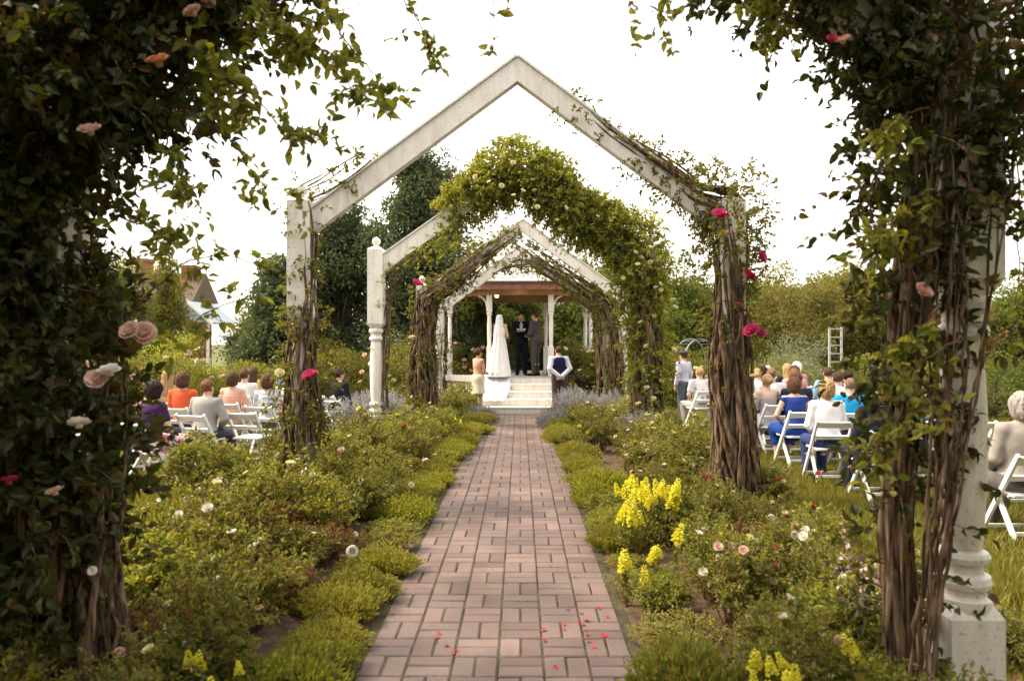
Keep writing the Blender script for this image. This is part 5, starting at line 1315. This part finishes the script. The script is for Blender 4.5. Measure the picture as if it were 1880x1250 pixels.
# bright single blooms that catch the eye in the photo, on stalks of their own
SB = [('fl_white', .058, 482, 1000), ('fl_white', .055, 370, 1038), ('fl_white', .04, 528, 1003), ('fl_white', .045, 645, 1012), ('fl_white', .04, 420, 1012), ('fl_white', .05, 663, 908), ('fl_white', .05, 683, 905), ('fl_white', .04, 290, 922), ('fl_white', .035, 505, 968),
      ('fl_pink', .045, 1269, 991), ('fl_white', .05, 1413, 953), ('fl_blush', .05, 1450, 972), ('fl_white', .045, 1533, 1016), ('fl_white', .03, 1470, 1040), ('fl_blush', .03, 1545, 975), ('fl_pink', .035, 1500, 868), ('fl_blush', .035, 780, 845), ('fl_white', .03, 755, 890)]
SBL = ['largest white rose in the middle of the left bed', 'white rose low in the left bed nearest the camera', 'white rose just right of the largest white rose', 'white rose in the left bed near the path edge',
 'white rose just left of the largest white rose', 'left one of two white roses below the bare white post', 'right one of two white roses below the bare white post', 'white rose at the far left near the nearest seated guest',
 'white rose below the left post of the big arch', 'hot pink rose among the yellow snapdragons', 'white rose in front of the shaggy arch post', 'blush pink rose right of the shaggy arch post', 'white rose in the right bed left of the mauve spire',
 'small white rose low in the right bed', 'small blush rose toward the white chairs', 'hot pink rose close to the legs of a white chair', 'blush rose by the left path edge near the third arch', 'small white rose by the left path edge']
for i, (k, r_, x, y) in enumerate(SB):
    d = min(2392/(y-627)*.86, 9.0); X, Y, Z = at(x, y, d)
    side = 'left' if x < 955 else 'right'; colr = {'fl_white': 'white', 'fl_pink': 'hot pink', 'fl_blush': 'blush pink'}[k]
    lb = SBL[i]
    t = thing('rose_stalk', lb, 'flower', (X, Y, 0), group='single tall roses in the beds')
    bloom(k, r_*d/5.6 if d < 5.6 else r_, t, (0, 0, Z), gr)
    g = Geo(); s = np.linspace(0, 1, 8)[:, None]; g.tubes(np.array([gr.normal(0, .05), .06, 0])*(1-s) + np.array([0, .01, Z-.02])*s, .005, .003, 5); obj('stem', g, M['stem'], t)
    g = Geo(); u = gr.uniform(.25, .95, 9)[:, None]; lp, ld, tw = sprigs(u*np.array([0, .01, Z]), gr.normal(0, 1, (9, 3)), .08, 6, gr); g.leaves(lp, ld, .034, gr, .55); obj('foliage', g, M['leaf_bush'], t)
# snapdragons
def snap_mesh(seed):
    r = np.random.default_rng(seed); g = Geo(); n = 24
    for i in range(n):
        z = .15*i/n; a = i*2.4; rr = .020*(1 - .75*(i/n)**1.5); p = np.array([rr*math.cos(a), rr*math.sin(a), z]); s = .027*(1 - .6*i/n)*r.uniform(.7, 1.2)
        for k in range(5):
            b = a + (k-2)*.45; dv = np.array([math.cos(b), math.sin(b), .35 if k % 2 else -.35]); g.leaves(p[None], dv[None], s*1.2, r, .9, hi=True, curl=-.2)
    me = g.mesh('flower_spike'); me.materials.append(M['fl_yellow']); return me
SM = [snap_mesh(i) for i in range(3)]
def snapdragon(label, loc, n, h, spread):
    t = thing('snapdragon', label, 'flowering plant', loc, 0, 'yellow snapdragons in the beds')
    g = Geo(); gl = Geo()
    for i in range(n):
        a = gr.uniform(0, 6.28); q = spread*math.sqrt(gr.uniform(0, 1)) if i else 0; tip = np.array([q*math.cos(a), q*math.sin(a), h*gr.uniform(.78, 1.05)])
        s = np.linspace(0, 1, 7)[:, None]; P = tip*s*[1, 1, 1]; g.tubes(P, .004, .003, 4)
        u = gr.uniform(.05, .95, (26, 1)); gl.leaves(u*tip, gr.normal(0, .6, (26, 3)) + [0, 0, .4], gr.uniform(.03, .055, 26), gr, .22)
        o = bpy.data.objects.new('flower_spike', SM[i % 3]); COL.objects.link(o); o.parent = t; o.location = tuple(tip); o.rotation_euler = (gr.normal(0, .18), gr.normal(0, .18), gr.uniform(0, 6)); k = gr.uniform(.75, 1.2)*(.62 if loc[1] < 3.5 else 1); o.scale = (k, k, k*gr.uniform(.8, 1.1))
    q = spread*np.sqrt(gr.uniform(0, 1, 60*n)); a = gr.uniform(0, 6.28, 60*n); gl.leaves(np.stack([q*np.cos(a), q*np.sin(a), gr.uniform(.02, h*.72, 60*n)], 1), gr.normal(0, .7, (60*n, 3)) + [0, 0, .4], gr.uniform(.03, .05, 60*n), gr, .3)
    obj('stem', g, M['stem'], t); obj('foliage', gl, M['leaf_bush'], t)
def snap_at(x, y, d, n, spread, label):
    X, Y, Z = at(x, y, d); snapdragon(label, (X, Y, .0), n, max(.2, Z), spread)
snap_at(1192, 905, 6.3, 24, .31, 'big group of bright yellow snapdragons in the right bed before the shaggy arch post')
snap_at(1155, 945, 5.9, 6, .10, 'yellow snapdragons at the path side of the biggest yellow group')
snap_at(1240, 985, 5.3, 1, .02, 'single yellow snapdragon spike left of the hot pink rose')
snap_at(1200, 1025, 4.9, 3, .05, 'three leaning yellow snapdragon spikes above the dark edging clump')
snap_at(1148, 1035, 4.9, 1, .02, 'short yellow snapdragon spike nearest the path edge')
snap_at(1184, 1065, 4.8, 1, .02, 'lowest yellow snapdragon spike in the right bed')
snap_at(1320, 985, 5.3, 1, .02, 'small pale yellow snapdragon in front of the shaggy arch post')
snap_at(1376, 995, 5.2, 1, .03, 'yellow snapdragon spike right of the shaggy arch post')
snap_at(1415, 1235, 3.15, 9, .12, 'yellow snapdragons at the bottom right foreground')
snap_at(1570, 1195, 3.3, 2, .04, 'pair of pale yellow blooms beside the right foreground post')
snap_at(345, 1215, 3.2, 2, .05, 'pale yellow blooms in the bottom left foreground')
snap_at(437, 1230, 3.2, 1, .02, 'bright yellow bloom low in the left foreground')
snap_at(385, 1262, 3.1, 2, .04, 'yellow bloom at the very bottom of the left bed')
snap_at(815, 775, 13.6, 14, .32, 'clump of yellow snapdragons by the path before the white fourth arch post')
# mauve spire
X, Y, Z = at(1580, 1100, 3.9)
t = thing('mauve_flower_spire', 'loose mauve and white flower spire beside the right foreground post', 'flowering plant', (X, Y, 0))
g = Geo(); gl = Geo(); P = []
for i in range(9):
    tip = np.array([gr.normal(0, .08), gr.normal(0, .06), gr.uniform(.5, .72)]); s = np.linspace(0, 1, 6)[:, None]; g.tubes(tip*s, .004, .002, 4)
    u = gr.uniform(.55, 1.02, (24, 1)); gl.leaves(u*tip + gr.normal(0, .014, (24, 3)), gr.normal(0, 1, (24, 3)), .024, gr, .9, hi=True); obj('flower_spike', gl, M['fl_mauve'], t); gl = Geo()
obj('stem', g, M['stem'], t)
# fallen petals
pm = Geo(); pm.add([(-.012,-.014,0),(.012,-.014,0),(.016,.004,.005),(0,.018,.008),(-.016,.004,.005),(0,0,-.001+.002)], None, [(0,1,5),(1,2,5),(2,3,5),(3,4,5),(4,0,5)])
pme = pm.mesh('petal'); pme.materials.append(M['fl_red'])
PT = [(1042,1121),(1100,1119),(1077,1141),(1070,1150),(1074,1160),(1078,1168),(1080,1180),(1036,1150),(1035,1158),(802,1174),(806,1167),(800,1182),(832,1203),(836,1198),(998,1160),(1108,1170),(1060,1145),(1000,1180),(1090,1190),(820,1190),(1020,1230),(1115,1135),(1066,1128),
      (975,960),(1005,975),(1040,940),(1012,905),(1030,880),(995,890),(1045,1000),(1010,1040),(1055,1060),(1024,1010),(985,1000),(1050,915)]
for i, (x, y) in enumerate(PT):
    d = 2392/(y-627+6); X = (x-955)*d/1340
    o = bpy.data.objects.new('fallen_petal', pme); COL.objects.link(o); o.location = (X, d, .037); o.rotation_euler = (gr.normal(0, .2), gr.normal(0, .2), gr.uniform(0, 6)); k = gr.uniform(.6, 1.15) if y > 1100 else .55; o.scale = (k, k, k)
    tag(o, 'small red rose petal lying on the near bricks of the path' if y > 1100 else 'tiny red petal on the right half of the path farther up', 'petal', 'red petals on the near bricks' if y > 1100 else 'red petals farther up the path')

# =================================================================== BACKGROUND TREES AND SHRUBS
def tree(name, label, loc, h, w, rng, leafm, leaf=.12, ncl=60, per=260, trunk_r=.14, crown0=.25, shape='round', dep=None, group='trees and shrubs behind the garden', clr=None, cat='tree'):
    t = thing(name, label, cat, loc, 0, group); dep = dep or w
    u = unit(rng.normal(size=(ncl, 3))) * (rng.uniform(.15, 1, (ncl, 1)) ** .4)
    zc = h*(crown0 + (1-crown0)*.5); zr = h*(1-crown0)*.5
    if shape == 'cone':
        zz = rng.uniform(0, 1, ncl); a = rng.uniform(0, 6.28, ncl); rr = (1-zz)**.75 * rng.uniform(.35, 1, ncl)
        C = np.stack([rr*np.cos(a)*w/2, rr*np.sin(a)*dep/2, h*(crown0 + (1-crown0)*zz)], 1)
    else: C = u * [w/2, dep/2, zr] + [0, 0, zc]
    C += rng.normal(0, .05*w, C.shape)
    cs = (clr or .17*w) * rng.uniform(.55, 1.25, ncl)
    # limbs
    K = 8; s = np.linspace(0, 1, K)[None, :, None]
    st = np.stack([np.zeros(ncl), np.zeros(ncl), np.clip(C[:, 2]*.45, .2, h*.8)], 1)
    P = st[:, None]*(1-s) + C[:, None]*s + np.array([0, 0, -1.0])*np.sin(s*np.pi)*.06*w + rng.normal(0, .02*w, (ncl, K, 3))*np.sin(s*np.pi)
    g = Geo(); g.tubes(P, trunk_r*.32, trunk_r*.05, 5)
    tp = np.zeros((10, 3)); tp[:, 2] = np.linspace(0, h*.85, 10); tp[1:, :2] += rng.normal(0, .02*h, (9, 2)).cumsum(0)*.3
    g.tubes(tp, trunk_r, trunk_r*.12, 9); obj('trunk', g, M['trunk'], t, smooth=True)
    N = ncl*per; ci = np.repeat(np.arange(ncl), per)
    v = unit(rng.normal(size=(N, 3))); rad = rng.uniform(0.1, 1, N) ** .45
    p = C[ci] + v*(cs[ci]*rad)[:, None]*[1, 1, .75]
    k = p[:, 2] > .05; d = v*.6 + rng.normal(0, .7, v.shape) + [0, 0, -.2]
    g = Geo(); g.leaves(p[k], d[k], leaf*rng.uniform(.5, 1.3, k.sum()), rng, .55, curl=.1); obj('crown', g, M[leafm], t)
    return t
R_ = np.random.default_rng
def atx(x, d): return ((x-955)*d/1340, d, 0)
tree('conifer_tree', 'tall dark spreading tree behind the left half of the gabled arches', atx(775, 23), 7.3, 5.0, R_(1), 'leaf_conifer', .13, 130, 420, .2, .08, 'cone', clr=.75)
tree('conifer_tree', 'broad dark conifer left of the tall dark tree', atx(630, 24), 5.9, 4.6, R_(2), 'leaf_conifer', .14, 110, 380, .2, .04, 'cone', clr=.75)
tree('conifer_tree', 'lower dark conifer between the house and the big arch', atx(515, 22), 4.0, 3.6, R_(3), 'leaf_conifer', .13, 90, 320, .16, .0, 'cone', clr=.6)
tree('conifer_tree', 'dark green tree filling the gap left of the gazebo posts', atx(855, 27), 5.0, 3.6, R_(4), 'leaf_tree', .13, 70, 320, .16, .05, clr=.7)
tree('leafy_tree', 'green tree seen straight through the gazebo', atx(950, 28), 4.2, 4.6, R_(5), 'leaf_tree', .13, 80, 330, .15, .02, clr=.8)
tree('leafy_tree', 'dark green tree seen through the right side of the gazebo', atx(1055, 27), 4.4, 4.4, R_(6), 'leaf_tree', .13, 80, 330, .15, .02, clr=.8)
tree('leafy_tree', 'small green treetop showing above the fourth arch rafter', atx(1110, 30), 6.5, 2.6, R_(7), 'leaf_tree', .14, 40, 200, .12, .2, clr=.6)
tree('leafy_tree', 'green tree behind the bushy right post of the third arch', atx(1215, 29), 4.3, 4.6, R_(8), 'leaf_tree', .14, 80, 300, .15, .02, clr=.8)
tree('leafy_tree', 'olive green bushy tree right of the shaggy arch post', atx(1330, 30), 4.3, 4.4, R_(9), 'leaf_tree', .14, 80, 320, .15, .0, clr=.8)
tree('willowy_tree', 'feathery yellow-green tree in the middle of the right background', atx(1440, 28), 4.3, 4.2, R_(10), 'leaf_treewarm', .12, 80, 340, .14, .0, clr=.75)
tree('leafy_tree', 'rounded brownish dome-shaped tree behind the white trellis', atx(1545, 31), 4.7, 5.2, R_(12), 'leaf_treewarm', .14, 110, 330, .16, .05, clr=.8)
tree('leafy_tree', 'dark green tree at the right end of the background', atx(1660, 30), 3.9, 4.4, R_(13), 'leaf_tree', .14, 90, 320, .15, .0, clr=.8)
tree('leafy_tree', 'reddish-tipped tree behind the right foreground post', atx(1730, 24), 3.2, 2.8, R_(14), 'leaf_red', .12, 60, 260, .12, .05, clr=.5)
tree('leafy_tree', 'dark green tree at the far right edge', atx(1850, 28), 4.0, 5.0, R_(15), 'leaf_tree', .14, 90, 300, .15, .0, clr=.8)
tree('leafy_tree', 'tall orange-tinged tree in front of the red brick house', atx(298, 33), 5.6, 1.7, R_(16), 'leaf_treewarm', .13, 60, 230, .12, .1, clr=.6)
tree('leafy_tree', 'green tree at the left behind the foreground roses', atx(190, 30), 5.0, 5.0, R_(17), 'leaf_tree', .14, 80, 300, .15, .0, clr=.8)
tree('leafy_tree', 'dark tree at the far left edge', atx(50, 28), 5.0, 5.0, R_(18), 'leaf_tree', .14, 80, 300, .15, .0, clr=.8)
# tall unseen trees beside and behind the viewpoint, added to darken the foreground
for i, (x, y, h, w, lb) in enumerate([(-7.0, 1.0, 7.5, 6, 'big added shade tree, out of view left of the near end of the path'), (7.2, 1.0, 7.5, 6, 'big added shade tree, out of view right of the near end of the path'), (0.5, -6.5, 8.5, 8, 'big added shade tree, unseen behind the viewpoint'), (-5.5, -4.5, 8, 6.5, 'added shade tree, unseen behind the viewpoint on the left'), (6.0, -4.5, 8, 6.5, 'added shade tree, unseen behind the viewpoint on the right')]):
    tree('added_shade_tree', lb, (x, y, 0), h, w, R_(200+i), 'leaf_tree', .26, 90, 110, .2, .04, clr=1.1, group='added unseen shade trees around the viewpoint')
for i, (x, d, h, w, lm) in enumerate([(1270, 38, 5.0, 5.5, 'leaf_tree'), (1390, 39, 5.2, 5.5, 'leaf_tree'), (1490, 38, 5.4, 5.5, 'leaf_tree'), (1600, 39, 5.0, 6, 'leaf_tree'), (1720, 37, 4.6, 6, 'leaf_tree'), (490, 42, 3.4, 4.0, 'leaf_tree'), (560, 36, 5.0, 5, 'leaf_tree'), (900, 38, 5.0, 6, 'leaf_tree'), (1060, 38, 4.6, 6, 'leaf_tree'), (1160, 36, 4.6, 5, 'leaf_tree')]):
    tree('leafy_tree', ['far green tree behind the boy in the flat cap', 'far olive tree behind the shaggy arch post', 'far green tree left of the trellis', 'far green tree right of the trellis', 'far green tree behind the right foreground post',
        'far low tree just right of the house', 'far tree behind the left post of the big arch', 'far tree behind the left half of the gazebo', 'far tree behind the right half of the gazebo', 'far tree behind the right post of the fourth arch'][i], atx(x, d), h*.9, w, R_(120+i), lm, .17, 70, 240, .15, .0, clr=.95)
# low shrubs behind the seats
LS = [(290, 17, 1.75, 2.2, 'leaf_lime', 'yellow-green shrub behind the left seats'), (380, 19, 1.15, 2.2, 'leaf_lime', 'pale green shrub below the blue-grey porch roof'), (450, 18, 1.15, 1.8, 'leaf_bush', 'green shrub right of the porch'), (230, 13.5, 1.7, 1.8, 'leaf_olive', 'olive shrub beside the left foreground roses'),
      (560, 19, 1.6, 2.2, 'leaf_bush', 'shrub behind the left big arch post'), (640, 18.5, 1.55, 2.0, 'leaf_olive', 'shrub dotted with pale roses left of the bare white post'), (735, 19.5, 1.75, 1.8, 'leaf_bush', 'rose shrub between the bare white post and the brown vine post'), (845, 21, 1.9, 1.5, 'leaf_olive', 'rose shrub left of the gazebo'),
      (1060, 19.6, 1.75, 1.4, 'leaf_olive', 'tall rose shrub with pale blooms right of the gazebo steps'), (1090, 20.3, 1.8, 1.6, 'leaf_bush', 'rose shrub behind the vines of the farthest arch'), (1250, 20, 1.5, 1.8, 'leaf_bush', 'shrub behind the boy in the flat cap'), (1400, 19, 1.5, 2.2, 'leaf_bush', 'yellowish shrub behind the right rows of guests'),
      (1460, 22, 1.6, 2.4, 'leaf_grey', 'grey-green shrub left of the trellis'), (1590, 21, 1.15, 2.6, 'leaf_bush', 'low clipped shrub right of the trellis'), (1700, 19, 1.3, 2.4, 'leaf_bush', 'shrub behind the foreground post on the right'), (1820, 17, 1.4, 2.2, 'leaf_tree', 'dark shrub at the right edge'), (1140, 21, 1.4, 1.8, 'leaf_lime', 'yellow-green shrub behind the fourth arch right post'), (880, 22.5, 1.2, 1.6, 'leaf_tree', 'dark shrub behind the bridesmaid')]
for i, (x, d, h, w, lm, lb) in enumerate(LS):
    t = tree('rose_shrub' if 'rose' in lb else 'garden_shrub', lb, atx(x, d), h, w, R_(60+i), lm, .065, 46, 200, .05, .02, clr=.24*w*.8, group='shrubs behind the garden', cat='shrub')
    if 'rose' in lb or i in (0, 2, 10):
        for k in range(16):
            a = gr.uniform(math.pi*1.05, math.pi*1.95); bloom('fl_cream' if k % 3 else 'fl_blush', .06, t, (math.cos(a)*w*.48, math.sin(a)*w*.48, gr.uniform(.3, .95)*h), gr, 'flower')
tree('garden_shrub', 'bright green leafy clump left of the bridesmaid', atx(845, 17.4), .75, .75, R_(90), 'leaf_lime', .05, 26, 160, .03, .0, clr=.16, group='shrubs behind the garden', cat='shrub')
tree('garden_shrub', 'leafy bright green bush by the left big arch post', (-3.1, 7.3, 0), .8, .9, R_(91), 'leaf_bush', .045, 40, 200, .03, .0, clr=.2, group='shrubs behind the garden', cat='shrub')
# feathery twigs standing above the trees on the right
# trellis
X, Y, _ = atx(1531, 21)
GP = mat('grey_weathered_paint', (.34, .33, .31), (.50, .48, .45), rough=.8)
t = thing('garden_trellis', 'tall narrow white ladder-like trellis before the right background trees', 'trellis', (X, Y, 0), .1)
for s in (-1, 1): g = Geo(); g.box((s*.18-.025, -.025, 0), (s*.18+.025, .025, 2.2)); obj('upright', g, GP, t)
for i in range(9): g = Geo(); z = .25 + i*.235; g.box((-.153, -.015, z), (.153, .015, z+.035)); obj('rung', g, GP, t)
# round metal arch
X, Y, _ = atx(1275, 20)
t = thing('metal_garden_arch', 'thin round-topped grey metal arch right of the third arch', 'arch', (X, Y, 0), .5)
MT = mat('galvanised_metal', (.22, .22, .24), (.32, .32, .34), rough=.5, metallic=.4)
for yy in (-.2, .2):
    P = [(-.55, yy, z) for z in np.linspace(0, 1.3, 8)] + [(-.55*math.cos(a), yy, 1.3 + .55*math.sin(a)) for a in np.linspace(.1, math.pi-.1, 22)] + [(.55, yy, z) for z in np.linspace(1.3, 0, 8)]
    g = Geo(); g.tubes(np.array(P), .018, .018, 6); obj('hoop', g, MT, t, smooth=True)
g = Geo()
for k in range(12):
    a = math.pi*k/11; g.bar((-.55*math.cos(a), -.2, 1.3 + .55*math.sin(a)), (-.55*math.cos(a), .2, 1.3+.55*math.sin(a)), .012, .012)
obj('crossbar', g, MT, t)
# =================================================================== HOUSE
hx, hd = atx(345, 38)[0], 38.0
t = thing('brick_house', 'red brick house with tall chimney and a blue-grey gabled porch at the left', 'house', (hx, hd, 0), 0)
BRK = mat('house_brick', (.20, .07, .045), (.30, .12, .075), scale=20, rough=.9, bump=.4); RF = mat('dark_shingle', (.09, .06, .045), (.16, .11, .08), scale=25, rough=.9, bump=.5); SL = mat('blue_grey_shingle', (.27, .33, .37), (.36, .42, .46), scale=25, rough=.7, bump=.4)
def prism(g, x0, x1, y0, y1, z0, z1, ridge='x', ov=.0):
    if ridge == 'x': v = [(x0,y0,z0),(x1,y0,z0),(x1,y1,z0),(x0,y1,z0),(x0,(y0+y1)/2,z1),(x1,(y0+y1)/2,z1)]; q = [(0,1,5,4),(2,3,4,5)]; tt = [(1,2,5),(3,0,4)]
    else: v = [(x0,y0,z0),(x0,y1,z0),(x1,y1,z0),(x1,y0,z0),((x0+x1)/2,y0,z1),((x0+x1)/2,y1,z1)]; q = [(0,4,5,1),(3,2,5,4)]; tt = [(0,3,4),(1,5,2)]
    g.add(v, q + [(0,3,2,1)], tt); return g
g = Geo(); g.box((-9, 2.2, 0), (-1.0, 5.1, 4.0)); w_ = obj('wall', g, BRK, t)
g = Geo(); prism(g, -9.4, -.7, 1.9, 5.4, 4.02, 5.7); rf = obj('roof', g, RF, t)
g = Geo(); g.box((-1.95, 3.2, 4.3), (-1.2, 4.0, 5.95)); g.box((-2.01, 3.14, 5.951), (-1.14, 4.06, 6.12)); ch = obj('chimney', g, BRK, rf)
g = Geo(); g.box((-4.6, 3.2, 4.5), (-3.9, 4.0, 6.3)); g.box((-4.66, 3.14, 6.301), (-3.84, 4.06, 6.5)); obj('chimney', g, BRK, rf)
g = Geo(); prism(g, -.8, 1.7, -1.5, 2.1, 2.75, 3.85, 'y'); obj('porch_roof', g, SL, t)
g = Geo(); prism(g, -3.2, -.82, -.6, 2.1, 2.55, 2.95, 'x'); obj('porch_roof', g, SL, t)
g = Geo()
for s in (0, 1):
    a, b = ((-.95, -1.56, 2.66), (.45, -1.56, 3.92)) if s == 0 else ((.45, -1.56, 3.92), (1.85, -1.56, 2.66)); g.bar(a, b, .06, .14)
obj('gable_trim', g, M['paint_clean'], t)
for x in (-2.9, -1.8, -.65, .3, 1.5): g = Geo(); g.box((x-.06, -1.3, 0), (x+.06, -1.18, 2.74 if x > -.7 else 2.54)); obj('porch_post', g, M['paint_clean'], t)
g = Geo(); g.box((-2.4, -1.26, .85), (1.66, -1.22, .93)); g.box((-2.4, -1.26, .25), (1.66, -1.22, .3))
for i in range(34): x = -2.35 + i*.12; g.box((x, -1.255, .3), (x+.03, -1.225, .85))
obj('porch_railing', g, M['paint_clean'], t)
GL = mat('window_glass', (.03, .035, .04), rough=.08, spec=.8)
for x in (-7.5, -5, -3.6, -1.9):
    f = Geo(); f.box((x-.5, 2.14, 1.2), (x+.5, 2.197, 2.9)); fr = obj('window', f, M['paint_clean'], t); p = Geo(); p.box((x-.42, 2.10, 1.28), (x+.42, 2.138, 2.03)); p.box((x-.42, 2.10, 2.08), (x+.42, 2.138, 2.82)); obj('pane', p, GL, fr)
